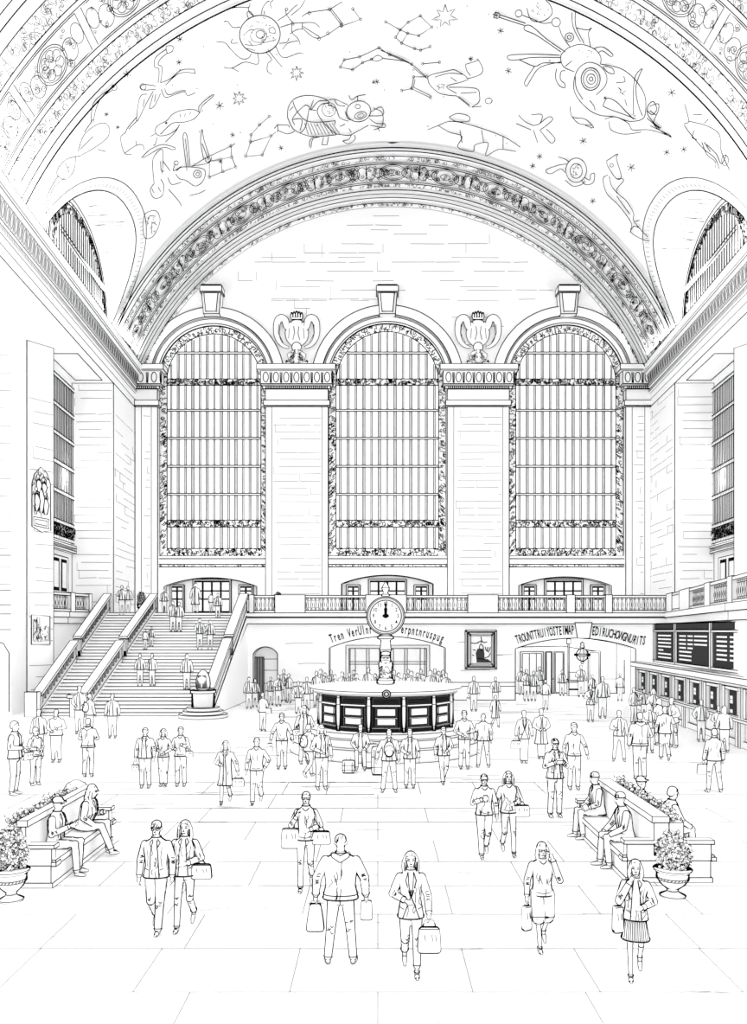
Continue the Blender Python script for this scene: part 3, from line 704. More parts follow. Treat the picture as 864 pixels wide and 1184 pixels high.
# shell-backed creature
Dz=(270,90,4.8)
for L in ([(300,220),(305,160),(340,115),(400,97),(470,103),(525,125),(530,150)],[(300,220),(330,280),(380,310),(440,325),(500,322),(570,315)],[(530,140),(490,145),(465,180),(480,220),(520,270),(570,312)],[(530,150),(570,170),(590,220),(640,240)],[(330,130),(350,180),(400,235),(470,245),(565,237)],[(310,180),(330,160)],[(420,170),(400,270),(370,305)],[(340,260),(330,220),(400,150),(430,180)],[(430,180),(470,130),(525,125)],[(445,120),(430,170),(460,180)],[(330,230),(380,230),(370,290)],[(570,310),(640,318),(680,300),(750,262)],[(565,237),(562,260)],[(590,270),(620,255)],[(640,280),(655,300)]): sky(zz(*Dz,L),.85)
for x in range(395,560,17): sky(zz(*Dz,[(x,250),(x+22+(x-395)*.15,315)]),.6,False,False)
for L in ([(430,390),(440,340),(480,325)],[(422,385),(425,345),(450,325)],[(490,370),(500,330)],[(520,370),(528,325)],[(490,370),(520,372)],[(605,350),(640,340),(655,315)],[(605,350),(640,365),(675,340),(672,315)],[(240,260),(300,262),(310,275)],[(245,290),(300,310),(340,295)],[(225,280),(245,265),(245,300)],[(530,120),(570,120),(635,150)],[(560,120),(580,150),(620,155)],[(640,95),(655,120),(690,100),(735,92)],[(690,100),(688,125)],[(760,190),(820,160),(830,205),(755,210)],[(755,225),(790,250),(840,255),(835,275),(760,262)],[(800,275),(812,295)],[(620,185),(635,225),(665,235)]): sky(zz(*Dz,L),.8)
circ(270+695/4.8,90+185/4.8,14,12,-10,.9); circ(270+690/4.8,90+158/4.8,3,2.5,w=.7); circ(270+705/4.8,90+208/4.8,7,4,-15,.75); circ(270+707/4.8,90+209/4.8,4,2,-15,.6); circ(270+530/4.8,90+175/4.8,8,8,w=.6); dots(380.5,126,6,6,18)
constel(zz(*Dz,[(200,213),(145,260),(97,315),(95,355)]),.7); constel(zz(*Dz,[(95,355),(208,322),(160,428),(68,435)]),.75,True,True); sky(zz(*Dz,[(208,322),(235,300)]),.6)
# star chains on the right
Ez=(380,0,4.32)
constel(zz(*Ez,[(285,108),(358,148),(398,110),(458,78),(516,135),(450,178),(395,165),(358,148)]),.7); constel(zz(*Ez,[(358,148),(335,185),(365,215),(430,242),(460,250),(508,232)]),.75); constel(zz(*Ez,[(395,165),(365,215)]),.6,False)
constel(zz(*Ez,[(78,298),(155,283),(252,238),(305,272),(415,320)]),.8); constel(zz(*Ez,[(78,298),(58,335),(120,347),(170,312),(215,295)]),.8)
sky(zz(*Ez,[(215,295),(245,275),(270,290),(240,305),(215,295)]),.7); sky(zz(*Ez,[(270,290),(380,305),(420,325)]),.8); sky(zz(*Ez,[(260,250),(400,310),(490,385)]),.8); sky(zz(*Ez,[(420,335),(488,388)]),.7)
constel(zz(*Ez,[(470,318),(555,310)]),.8); constel(zz(*Ez,[(490,383),(425,383),(415,442),(510,488)]),.8); sky(zz(*Ez,[(432,395),(425,435),(515,480)]),.7,False,False); constel(zz(*Ez,[(415,442),(365,452)]),.7)
for L in ([(495,385),(520,370),(600,352),(630,348),(680,375),(700,390),(760,370),(770,340),(750,300),(740,295)],[(495,385),(505,420),(550,462),(600,475),(640,478)],[(685,320),(690,350),(710,375)],[(685,320),(720,310),(750,300)],[(700,395),(660,410),(600,425),(595,440),(640,465)],[(600,435),(735,440),(755,480),(750,510),(715,535)],[(640,478),(710,535)],[(660,465),(740,460)],[(650,480),(705,525)],[(715,535),(765,530)],[(530,385),(600,365),(670,370)],[(610,385),(640,405)],[(700,290),(715,305)],[(540,425),(560,440)],[(820,500),(810,515)]): sky(zz(*Ez,L),.8)
circ(380+800/4.32,503/4.32,4,3.3,w=.7); star(380+712/4.32,292/4.32,2.5); dots(511,100,6,5,12)
constel([(408,10),(417,22),(395,30)],.7)
# the great one-eyed creature
Bz=(570,0,3.927)
circ(570+445/3.927,358/3.927,11,13,0,1.0); circ(570+445/3.927,358/3.927,8.5,10.5,0,.7); circ(570+447/3.927,358/3.927,5,6,0,.75); circ(570+447/3.927,358/3.927,2,2.4,0,.8)
for L in ([(470,430),(510,390),(518,345),(490,300),(440,282),(400,300),(375,340),(368,400),(390,450),(440,500),(490,523),(560,530),(620,550),(680,540),(695,500),(690,430),(650,365),(600,320),(550,300),(490,290)],[(345,215),(400,200),(460,220),(490,255),(490,290)],[(345,215),(310,250),(320,300),(370,325)],[(330,235),(250,180),(180,120),(150,115),(145,135),(200,160),(310,235)],[(150,105),(30,65)],[(145,115),(30,78)],[(10,55),(30,60),(28,80),(5,78),(10,55)],[(305,250),(180,245),(75,250),(75,270),(120,270),(180,260),(310,260)],[(120,270),(190,300),(230,285),(310,285)],[(190,300),(145,370),(155,390),(170,365),(215,305),(310,280)],[(290,310),(285,350),(300,385),(325,398),(328,380),(308,360),(310,325),(330,320)],[(460,220),(500,212),(545,245),(535,255),(500,230),(478,240)],[(350,210),(320,170),(300,120)],[(350,210),(335,190)],[(360,55),(365,120),(400,190)],[(375,55),(378,120),(415,195)],[(378,125),(430,135),(450,125),(435,150),(445,215)],[(270,100),(230,105),(180,85),(135,68)],[(155,35),(175,90),(230,95),(270,60),(260,20),(240,0)],[(640,520),(640,400),(650,340),(680,310),(665,345),(650,400),(660,470),(680,525)],[(500,480),(520,445),(560,460),(600,500),(640,540)],[(500,480),(530,495),(600,520),(650,540)],[(500,300),(520,325),(550,335),(545,310),(510,298)],[(560,375),(600,370),(595,345)],[(700,500),(725,520),(745,495),(730,460),(705,480),(705,520),(740,565),(765,580)],[(700,535),(760,585)],[(440,455),(460,480),(465,500)],[(600,450),(610,480)],[(375,345),(380,400),(410,450)],[(330,300),(360,275)]): sky(zz(*Bz,L),.85)
for x,y,r in ((118,60,4),(288,100,5),(348,168,5),(348,168,2.2)): circ(570+x/3.927,y/3.927,r,w=.8)
dots(718,106,5,4,8,2.5); dots(625,12,11,9,10,2.5); dots(677,60,8,3,6)
Rz=(432,0,2.0)
for L in ([(455,245),(460,270),(490,275),(510,295),(490,290)],[(460,270),(475,285),(505,290)],[(535,275),(560,270),(590,285),(600,300),(640,300),(690,315),(640,290)],[(545,280),(550,300),(580,310),(620,305)],[(640,245),(660,240),(655,265),(640,255)],[(655,265),(650,290),(690,318)],[(335,265),(350,280),(370,290)],[(330,285),(365,300)],[(365,265),(390,265),(385,285),(370,290)],[(385,285),(405,270),(415,275),(400,290),(385,300)],[(370,300),(380,330)],[(385,300),(410,330),(420,320),(400,298)],[(125,300),(150,290),(180,280),(230,290),(300,315),(340,340)],[(150,290),(175,305),(205,315),(195,340),(230,350),(235,335),(265,330),(260,360),(290,345),(330,350)],[(175,270),(195,262),(220,268),(220,280),(190,280),(175,270)],[(0,250),(20,260),(20,290),(0,300)],[(200,300),(205,330)],[(250,300),(255,330)],[(300,315),(300,345)],[(720,240),(730,280),(720,290),(760,340),(790,365),(800,390)],[(730,280),(770,290),(800,310),(805,350),(825,395)],[(740,265),(760,265)],[(765,285),(775,275)]): sky(zz(*Rz,L),.8)
Fz=(620,150,3.541)
circ(620+165/3.541,150+165/3.541,12,14,0,.85); circ(620+165/3.541,150+168/3.541,7,8.5,0,.8); dots(666,197,6,7,20)
for L in ([(125,140),(90,145),(40,165),(60,180),(100,160),(120,175)],[(90,110),(120,120),(135,130)],[(120,205),(150,230),(185,225),(200,210)],[(185,205),(205,225),(235,215),(240,180),(225,182),(220,205),(200,195)],[(290,125),(295,150),(330,200),(350,190),(330,120),(335,100),(322,105),(300,120),(290,125)],[(295,185),(275,200),(290,260),(340,310),(390,380),(390,420),(440,450),(465,455)],[(330,200),(360,205),(330,250),(370,290),(400,340),(400,370),(430,410),(460,440)],[(300,190),(310,230),(335,260)],[(330,270),(385,345)],[(385,420),(400,395),(420,400)],[(405,375),(425,370)],[(680,50),(700,100),(735,130),(735,155)],[(700,60),(740,100),(760,140),(780,100)],[(690,50),(715,90)],[(660,40),(640,30),(650,0)]): sky(zz(*Fz,L),.8)
circ(620+310/3.541,150+145/3.541,2,w=.6); circ(620+775/3.541,150+125/3.541,4,6,w=.7)
for i in range(40):
    x = rnd(170,760); y = rnd(0,170)
    p = vault_hit(x,y)
    if p.y < 46.5 and p.y > 36: circ(x,y,.6,w=.4)
struct(vault.build('ceiling', PI2))
# ------------------------------------------------ side walls, piers and cornices
def side_wall(side):
    Xf = XL if side<0 else XR; Xr = XrL if side<0 else XrR
    nm = 'left' if side<0 else 'right'
    u = lambda Y0,Y1: Vector((Xf(Y1)-Xf(Y0), Y1-Y0, 0))
    ZS = 19.0
    # far pier
    m = MB()
    P = [(Xf(49.3),49.3),(Xf(D2),D2),(Xr(D2),D2),(Xr(49.3),49.3)]
    m.prism([(x,y,ZB) for x,y in P],(0,0,ZS-ZB)); m.edges(1.0)
    N = Vector((-side,0,0))
    bricks(m,(Xf(49.5),49.5,ZB+.2),u(49.5,54.6),UP,u(49.5,54.6).length,ZS-ZB-.6,.47,N,None,.6,.36)
    a,b = sorted((Xf(49.3),Xr(49.3))); bricks(m,(a+.1,49.3,ZB+.2),(1,0,0),UP,b-a-.2,ZS-ZB-.6,.47,FN,None,.85,.38)
    trim(m)
    # recessed wall with its tall window
    m = MB(); QQ = lambda y0,y1,z0,z1: m.poly([(Xr(y0),y0,z0),(Xr(y1),y1,z0),(Xr(y1),y1,z1),(Xr(y0),y0,z1)]); QQ(40,49.3,0,9.3); QQ(40,49.3,18.4,ZS); QQ(40,45.2,9.3,18.4); QQ(49,49.3,9.3,18.4); struct(m.build('wall_'+nm, PI2))
    w = MB(); off = lambda Y,o: Xr(Y)-side*o
    Y0,Y1 = 45.2,49.0; z0,z1 = 9.3,18.4
    w.poly([(off(Y0,.05),Y0,z0),(off(Y1,.05),Y1,z0),(off(Y1,.05),Y1,z1),(off(Y0,.05),Y0,z1)])
    root = struct(w.build('window_%d' % (7 if side<0 else 8), [GLASS]))
    f = MB()
    for yy in (Y0,Y1): f.ink([(off(yy,.1),yy,z0),(off(yy,.1),yy,z1)],1.3)
    for k in range(9):
        yy = Y0+(Y1-Y0)*(k+.5)/9
        f.box((off(yy,.14)-.04,yy-.1,z0),(off(yy,.14)+.04,yy+.1,z1))
        for q in (-.1,.1): f.ink([(off(yy,.2),yy+q,z0),(off(yy,.2),yy+q,z1)],.9)
    for z in (z0,z0+.9,z0+2.6,z0+4.2,z0+5.8,z0+7.4,z1-.1):
        for q in (0,.22): f.ink([(off(Y0,.25),Y0,z+q),(off(Y1,.25),Y1,z+q)],1.1)
        f.poly([(off(Y0,.22),Y0,z),(off(Y1,.22),Y1,z),(off(Y1,.22),Y1,z+.22),(off(Y0,.22),Y0,z+.22)])
    squiggles(f, lambda a,b: Vector((off(a,.26),a,b)), Y0,Y1,z0+.2,z0+.9,120,.14,N,.9)
    f.build('window_frame',PI2,root,{'kind':'structure'})
    w = MB(); z0,z1 = 6.3,8.4
    w.obox((off(Y0,.02),Y0,z0),(off(48.2,.02)-off(Y0,.02),48.2-Y0,0),(-side*.12,0,0),(0,0,z1-z0)); w.edges(1)
    w2 = []
    for a,b in ((45.4,46.6),(46.9,47.9)): w.poly([(off(a,.16),a,z0+.1),(off(b,.16),b,z0+.1),(off(b,.16),b,z1-.15),(off(a,.16),a,z1-.15)],2)
    for a,b in ((45.6,46.4),(47.05,47.75)): w.poly([(off(a,.18),a,z0+.3),(off(b,.18),b,z0+.3),(off(b,.18),b,z1-.35),(off(a,.18),a,z1-.35)],0)
    struct(w.build('window_%d' % (9 if side<0 else 10), [PAPER,INK,DARK]))
    m = MB()
    for z in (8.75,9.05): m.obox((off(44,.0),44,z),(off(49.2,0)-off(44,0),5.2,0),(-side*.3,0,0),(0,0,.12))
    m.edges(.9); trim(m)
    # near pier
    m = MB()
    if side<0: a,b = W(31,0,42.0),W(62,0,43.2)
    else: a,b = W(878,0,42.0),W(849,0,43.2)
    c2 = W(60.5,0,b.y+2.2) if side<0 else W(850.5,0,b.y+2.2); A = [(a.x,a.y),(b.x,b.y),(c2.x,c2.y),(a.x+side*1.0,a.y+3.2)]
    m.prism([(x,y,0) for x,y in A],(0,0,ZS)); m.edges(1.0)
    d = Vector((b.x-a.x,b.y-a.y,0)); n = Vector((d.y,-d.x,0)).normalized()
    if n.y>0: n = -n
    bricks(m,(a.x+.05,a.y,.5),d,UP,d.length-.1,ZS-1,.62,n,None,.6,.42)
    c = W(-30,0,42) if side<0 else W(930,0,42)
    m.poly([(a.x,a.y,0),(c.x,c.y,0),(c.x,c.y,ZS),(a.x,a.y,ZS)])
    if side<0:
        for z in (ZB-.2,ZB+.25,ZB+1.0,4.2,8.0): m.ribbon([(a.x,a.y,z),(c.x,c.y,z+.0)],FN,.8)
        for z in [i*.9+6.5 for i in range(14)]: m.ribbon([(a.x-.1,a.y,z),(c.x,c.y,z+.05)],FN,.4)
        m.ribbon([(a.x-.9,a.y,0),(a.x-.9,a.y,3.0),(a.x-1.2,a.y,3.5),(a.x-2,a.y,3.7)],FN,1.0)
    trim(m)
    # soffit and entablature running along the wall
    m = MB(); Ya = 27.0
    m.poly([(Xf(Ya),Ya,ZS),(Xf(D2),D2,ZS),(Xr(D2),D2,ZS),(Xr(Ya),Ya,ZS)])
    m.ink([(Xf(44)+side*.5,44,ZS-.02),(Xf(48.7)+side*.5,48.7,ZS-.02),(Xr(48.7)-side*.4,48.7,ZS-.02),(Xr(44)-side*.4,44,ZS-.02)],.9,True)
    prof = [(0,19.0),(0,19.5),(.06,19.55),(.06,19.85),(.12,19.9),(.12,20.15),(.2,20.25),(.32,21.0),(.5,21.1),(.5,21.25),(.62,21.3),(.62,21.6),(0,21.75)]
    pr = [(Vector((Xf(Ya)-side*d,Ya,z)),Vector((Xf(D2)-side*d,D2,z))) for d,z in prof]
    for (p,q),(r,t) in zip(pr,pr[1:]): m.poly([p,q,t,r])
    for i,(p,q) in enumerate(pr[:-1]):
        if i in (0,1,3,5,6,7,8,9,11): m.ink([p,q],.95 if i in (0,11) else .75)
    L = (pr[0][1]-pr[0][0]).length; nE = 62
    for i in range(nE):
        t0 = i/nE; t1 = (i+.62)/nE; tm = (t0+t1)/2; hw = (t1-t0)/2
        def Q(t,zf):
            z = 20.27+.70*zf; d = .21+.11*zf+.02; y = Ya+(D2-Ya)*t; return Vector((Xf(y)-side*d,y,z))
        m.ribbon([Q(tm+hw*math.cos(k*PI/6),.5+.46*math.sin(k*PI/6)) for k in range(12)],N,.55,closed=True)
        for q in (.78,): m.ribbon([Q(t0+q/nE,.0),Q(t0+q/nE,1)],N,.38)
    nD = 200
    for i in range(nD):
        y = Ya+(D2-Ya)*i/nD; m.ribbon([(Xf(y)-side*.14,y,19.92),(Xf(y)-side*.14,y,20.1)],N,.35)
    trim(m)
side_wall(-1); side_wall(1)
# lower side walls under the side balconies, their fascia
def low_side(pts, name, fas=True):
    m = MB()
    for (x0,y0),(x1,y1) in zip(pts,pts[1:]):
        m.poly([(x0,y0,0),(x1,y1,0),(x1,y1,ZB),(x0,y0,ZB)])
    struct(m.build(name,PI2))
    m = MB()
    for (x0,y0),(x1,y1) in zip(pts,pts[1:]):
        n = Vector((y1-y0,-(x1-x0),0)).normalized()
        if n.x*x0 > 0: n = -n
        for z0,z1,d in ((ZB-.3,ZB,.22),(ZB-.65,ZB-.3,.12)):
            m.obox((x0,y0,z0),(x1-x0,y1-y0,0),n*d,(0,0,z1-z0))
    m.edges(.9); trim(m)
low_side([(-17.9,43.3),(-17.3,45.6),(-16.75,47.4),(-16.6,48.75)],'wall_left_lower')
low_side([(12.0,23.0),(13.35,31),(17.2,48.7)],'wall_right_lower')
# balcony floors of the sides
m = MB(); m.poly([(-17.9,43.3,ZB),(-16.6,48.75,ZB),(-16.6,D2,ZB),(-22,D2,ZB),(-22,43.3,ZB)]); m.poly([(12.0,23,ZB),(13.35,31,ZB),(17.2,48.7,ZB),(17.2,D2,ZB),(24,D2,ZB),(24,23,ZB)]); struct(m.build('floor_gallery',PI2))
# ------------------------------------------------ balustrades
bal_mesh = {}
def baluster_mesh(Y, rz=1.0):
    k = round(Y/3)
    if k not in bal_mesh:
        m = MB(); m.lathe([(.06,0),(.06,.06),(.035,.1),(.06,.2),(.08,.3),(.07,.38),(.04,.5),(.035,.6),(.06,.66),(.06,.72)],n=8)
        for z in (.08,.62): m.ink([(.06*math.cos(a*PI/3),.06*math.sin(a*PI/3),z) for a in range(6)],.6,True,xf=Matrix.Translation((0,Y,0)))
        bal_mesh[k] = m.build('baluster',[rim_mat(.06,Y,.9),INK],mesh_only=True)
    return bal_mesh[k]
def balustrade(label, p0, p1, segs, pitch=.22):
    """segs: list of ('b'|'p', t0, t1) along p0->p1"""
    p0,p1 = Vector(p0),Vector(p1); d = p1-p0; L = d.length; u = d.normalized(); n = Vector((u.y,-u.x,0))
    root = thing('balustrade',label,'balustrade',p0)
    X = Matrix.Translation(p0)
    m = MB(); m.obox(-n*.16,u*L,n*.32,(0,0,.14)); m.edges(.8,xf=X); m.build('plinth',PI2,root)
    m = MB(); m.obox(Vector((0,0,.9))-n*.17,u*L,n*.34,(0,0,.13)); m.edges(.9,xf=X); m.build('handrail',PI2,root)
    for kind,a,b in segs:
        A,B = a*L,b*L
        if kind == 'p':
            m = MB(); m.obox(u*A-n*.2+Vector((0,0,.0)),u*(B-A),n*.4,(0,0,1.06)); m.edges(.8,xf=X); m.build('pedestal',PI2,root)
        else:
            k = max(1,int((B-A)/pitch))
            for i in range(k):
                q = u*(A+(B-A)*(i+.5)/k)+Vector((0,0,.16)); o = bpy.data.objects.new('baluster',baluster_mesh((p0+q).y)); COL.objects.link(o); o.parent = root; o.location = q
    return root
xa_,xb_ = X_(288,D1),X_(778,D1)
T = lambda px: (X_(px,D1)-xa_)/(xb_-xa_)
balustrade('long stone balustrade along the front edge of the end balcony, behind the clock',(xa_,D1+.15,ZB),(xb_,D1+.15,ZB),
  [('p',0,T(294)),('b',T(294),T(318)),('p',T(318),T(353)),('b',T(353),T(423)),('p',T(423),T(470)),('b',T(470),T(541)),('p',T(541),T(576)),('b',T(576),T(655)),('p',T(655),T(665)),('b',T(665),T(700)),('p',T(700),T(708)),('b',T(708),T(772)),('p',T(772),1)],.235)
balustrade('short stone balustrade on the left gallery beside the tall wall recess',(-17.75,43.8,ZB),(-16.7,47.5,ZB),[('p',0,.08),('b',.08,.5),('p',.5,.6),('b',.6,.93),('p',.93,1)],.24)
balustrade('stone balustrade on the right gallery above the departure board',(12.9,27.2,ZB),(17.0,47.8,ZB),[('p',0,.04),('b',.04,.2),('p',.2,.24),('b',.24,.4),('p',.4,.46),('b',.46,.64),('p',.64,.78),('p',.9,1)],.26)
# ------------------------------------------------ grand staircase
SY0,SY1 = 39.9,48.75; NS = 32
def stair_z(Y): return max(0,min(ZB,ZB*(Y-SY0)/(SY1-SY0)))
def lx(t): return -16.55+.5*t
def mx_(t): return -14.35+1.05*t
def rx(t): return -8.3+.35*t
st = thing('staircase','wide marble staircase rising to the balcony at the left, split by a middle railing','staircase',(-12.4,SY0,0))
SX = Matrix.Translation((-12.4,SY0,0)); so = Vector((-12.4,SY0,0))
m = MB()
for i in range(NS):
    t = i/NS; y = SY0+(SY1-SY0)*t; y1 = SY0+(SY1-SY0)*(i+1)/NS; z0 = ZB*i/NS; z1 = ZB*(i+1)/NS; a,b = lx(t),rx(t)
    P = lambda x,y,z: Vector((x,y,z))-so
    m.poly([P(a,y,z0),P(b,y,z0),P(b,y,z1),P(a,y,z1)]); m.poly([P(a,y,z1),P(b,y,z1),P(b,y1,z1),P(a,y1,z1)])
    m.ink([P(a,y,z1),P(b,y,z1)],.95,xf=SX)
    if i == 0: m.ink([P(a,y,.01),P(b,y,.01)],1.1,xf=SX)
    if z1 < 3.4: m.ink([P(a,y1,z1),P(b,y1,z1)],.5,xf=SX)
m.build('steps',PI2,st)
def raking(xf_, name, wd, t0=0., t1=1., open_=True):
    m = MB()
    for ta,tb in ((t0,.5*(t0+t1)-.02),(.5*(t0+t1)+.02,t1)):
        A = Vector((xf_(ta),SY0+(SY1-SY0)*ta,ZB*ta+.02))-so; B = Vector((xf_(tb),SY0+(SY1-SY0)*tb,ZB*tb+.02))-so
        d = B-A; s = Vector((wd,0,0))
        # a sloping curb, an open bar pattern, and the coping
        m.obox(A-s/2,d,s,(0,0,.3)); m.obox(A-s*.65+Vector((0,0,.95)),d,s*1.3,(0,0,.16))
        m.obox(A-s*.5,d*.04,s,(0,0,1.0)); m.obox(A-s*.5+d*.96,d*.04,s,(0,0,1.0))
        n = 13
        for i in range(n):
            q = A+d*((i+.7)/(n+.4)); m.obox(q-Vector((.03,.05,-.3)),(.06,0,0),(0,.1,0),(0,0,.66))
            q2 = A+d*((i+1.4)/(n+.4))
            m.ink([q+Vector((0,0,.32)),q2+Vector((0,0,.9))],.6,xf=SX)
    m.edges(.8,xf=SX); m.build(name,PI2,st)
raking(lx,'railing',.35); raking(mx_,'railing',.35); raking(rx,'railing',.4,.04)
m = MB()   # side of the flight
for x in (0,):
    A = [Vector((rx(0)+.25,SY0+.4,0))-so, Vector((rx(1)+.25,SY1,0))-so, Vector((rx(1)+.25,SY1,ZB))-so, Vector((rx(0)+.25,SY0+.4,.3))-so]
    m.poly(A); m.ink([A[0],A[1]],.9,xf=SX); m.ink([A[2],A[3]],.9,xf=SX)
    m.ink([A[3]+Vector((.02,2.2,.9)),A[2]+Vector((.02,0,-.5))],.7,xf=SX)
m.build('stringer',PI2,st)
nw = X_(91.5,39.5)
m = MB(); o = Vector((nw,39.6,0))-so; m.box(o+Vector((-.4,-.25,0)),o+Vector((.3,.3,1.0))); m.box(o+Vector((-.5,-.32,.92)),o+Vector((.4,.35,1.08))); m.edges(1,xf=SX); m.build('newel',PI2,st)
o = Vector((lx(0)-.1,39.6,0))-so
m = MB(); m.box(o+Vector((-.3,-.2,0)),o+Vector((.3,.2,1.2))); m.edges(1,xf=SX); m.build('newel',PI2,st)
# round stepped pedestal at its foot and the finial on it
px_,py_ = X_(235,39.4),39.4
pd = thing('pedestal','round stepped stone pedestal at the right foot of the staircase','pedestal',(px_,py_,0))
XP = Matrix.Translation((px_,py_,0))
def ringink(m,r,z,w,xf,n=36,c=(0,0),sx=1,sy=1): m.ink([(c[0]+r*sx*math.cos(2*PI*i/n),c[1]+r*sy*math.sin(2*PI*i/n),z) for i in range(n)],w,True,xf=xf)
m = MB()
for r,z0,z1 in ((1.15,0,.16),(.95,.16,.32),(.78,.32,.48)): m.lathe([(r,z0),(r,z1)],n=36); ringink(m,r,z1,.9,XP); ringink(m,r,z0+.01,.9,XP)
m.build('base',[PAPER,INK],pd)
m = MB(); m.lathe([(.56,.48),(.56,1.15),(.62,1.18),(.62,1.3)],n=32); ringink(m,.56,.5,.8,XP); ringink(m,.62,1.3,1,XP); ringink(m,.62,1.18,.8,XP)
m.build('drum',[rim_mat(.56,39),INK],pd)
fi = thing('finial','carved ovoid stone finial on the round pedestal at the foot of the stairs','finial',(px_,py_,1.3))
XF = Matrix.Translation((px_,py_,1.3)); m = MB()
m.lathe([(.2,0),(.3,.04),(.34,.1),(.36,.3),(.34,.55),(.26,.78),(.14,.93),(.03,1.0)],n=24)
for k in range(5):
    for sg in (-1,1): m.ink([(sg*(.05+.05*k)*(1-.1*j),-.365*math.cos((.05+.05*k)*2.2)*(1-.13*(j/2)**1.5 if j<4 else .66),.12+.2*j) for j in range(4)],.7,xf=XF)
ringink(m,.35,.12,.8,XF,20); m.build('carved_body',[rim_mat(.3,39),INK],fi)
# ------------------------------------------------ information booth
bx,by = X_(446,29.0),29.0
bt = thing('information_booth','round information booth with dark framed ticket windows under the clock','booth',(bx,by,0)); XB = Matrix.Translation((bx,by,0))
m = MB()
for r,z0,z1 in ((3.35,0,.4),(3.05,.4,.66),(2.8,.66,.84)):
    m.lathe([(r,z0),(r,z1)],n=64); ringink(m,r,z1,.8,XB,64); ringink(m,r,z0+.01,.8,XB,64)
m.build('podium',[PAPER,INK],bt)
R0 = 2.36; nb = 13; zb0,zb1 = .84,2.06
def onb(a,z,r=R0): return Vector((r*math.sin(a),-r*math.cos(a),z))
m = MB(); m.lathe([(R0-.1,zb0),(R0-.1,zb1)],n=nb*2); m.build('drum',[GREY],bt)
for i in range(nb):
    a0 = (i-.5)*2*PI/nb; a1 = (i+.5)*2*PI/nb; A,B = onb(a0,0),onb(a1,0); d = (B-A); u = d.normalized(); n = Vector((d.y,-d.x,0)).normalized(); L = d.length
    def Pq(s,z,o=0): return A+u*s+n*o+Vector((0,0,z))
    g = .1
    pn = MB()
    def slab(s0,s1,z0,z1,o,mt): pn.obox(Pq(s0,z0,-.05),u*(s1-s0),n*(o+.05),(0,0,z1-z0),mt)
    slab(g,L-g,zb0+.02,zb1-.02,0,2)
    for s0,s1,z0,z1,mt in ((.2,L-.2,1.78,1.79,0),): pass
    sa,sb = .2,L-.2
    slab(sa,sb,1.30,1.33,.03,0)
    for z0,z1 in ((1.40,1.62),(1.10,1.30)): slab(sa+.07,sb-.07,z0,z1,.05,0)
    slab(g,L-g,1.70,1.755,.07,0); slab(g,L-g,.985,1.01,.07,0)
    for z in (1.81,1.86,1.91): slab(sa-.04,sb+.04,z,z+.006,.02,0)
    for z in (.89,.93): slab(sa-.04,sb+.04,z,z+.006,.02,0)
    for s in (.15,.175): slab(s,s+.008,1.03,1.68,.03,0); slab(L-s-.008,L-s,1.03,1.68,.03,0)
    pn.edges(.55,xf=XB)
    pn.build('window_bay',[PAPER,INK,GREY],bt)
    po = MB(); po.tube([onb(a0,zb0,R0+.03),onb(a0,zb1,R0+.03)],.07,10); 
    for z in (1.0,1.73,1.95): ringink(po,.085,z,.6,XB,8,(onb(a0,0,R0+.03).x,onb(a0,0,R0+.03).y))
    po.build('post',[rim_mat(.07,27,.75),INK],bt)
m = MB(); m.lathe([(2.5,2.02),(2.5,2.08),(2.66,2.16),(2.68,2.2),(2.6,2.23),(.3,2.27)],n=64)
for r,z in ((2.5,2.03),(2.68,2.19),(2.5,2.08)): ringink(m,r,z,.9,XB,64)
m.build('counter_top',[PAPER,INK],bt)
m = MB(); m.lathe([(.13,0),(.13,.04),(.09,.06)],n=16); 
for v in range(len(m.v)): x,y,z = m.v[v]; m.v[v] = (x,-2.68-z,y+2.14)
q = Matrix.Translation((bx,by,0)); m.ink([(.13*math.cos(k*PI/8),-2.74,2.14+.13*math.sin(k*PI/8)) for k in range(16)],1.2,True,xf=q); m.ink([(.07*math.cos(k*PI/8),-2.76,2.14+.07*math.sin(k*PI/8)) for k in range(16)],1.2,True,xf=q)
m.build('medallion',[PAPER,INK],bt)
# clock on its carved column
ck = thing('clock','round-faced clock reading twelve on a carved column above the information booth','clock',(bx,by,2.3)); XK = Matrix.Translation((bx,by,2.3))
m = MB(); m.lathe([(.33,0),(.33,.12),(.25,.2),(.22,.35),(.25,.55),(.27,.7),(.22,.8),(.2,.85),(.2,1.15),(.24,1.2),(.2,1.28),(.19,1.52),(.3,1.58),(.3,1.66),(.22,1.72)],n=20)
for r,z in ((.33,.12),(.25,.2),(.22,.8),(.24,1.2),(.3,1.58),(.3,1.66)): ringink(m,r+.004,z,.8,XK,20)
for k in range(70):
    a = rnd(-1.3,1.3); z = rnd(.08,.6); m.ink([(.27*math.sin(a+j*.1),-.27*math.cos(a+j*.1)-.01,z+.03*math.sin(j*2)+.012*j) for j in range(3)],.6,xf=XK)
m.build('column',[rim_mat(.22,29,1.2),INK],ck)
m = MB(); m.ell((0,-.12,.86),(.2,.2,.26),16); m.ell((0,-.15,1.06),(.19,.18,.1),14)
for z,w_ in ((.83,.13),(.92,.15),(.98,.17)): m.ink([(w_*math.sin(t/3),-.335+.06*abs(t/3),z+.012*math.cos(t)) for t in range(-4,5)],.7,xf=XK)
m.ink([(-.05,-.34,.74),(0,-.35,.72),(.05,-.34,.74)],.8,xf=XK)
for sx in (-.07,.07): m.ink([(sx+.03*math.cos(k),-.335,.9+.02*math.sin(k)) for k in range(6)],.6,True,xf=XK)
m.build('carved_mask',[rim_mat(.16,29,1.2),INK],ck)
rk = .67; zc = 2.38
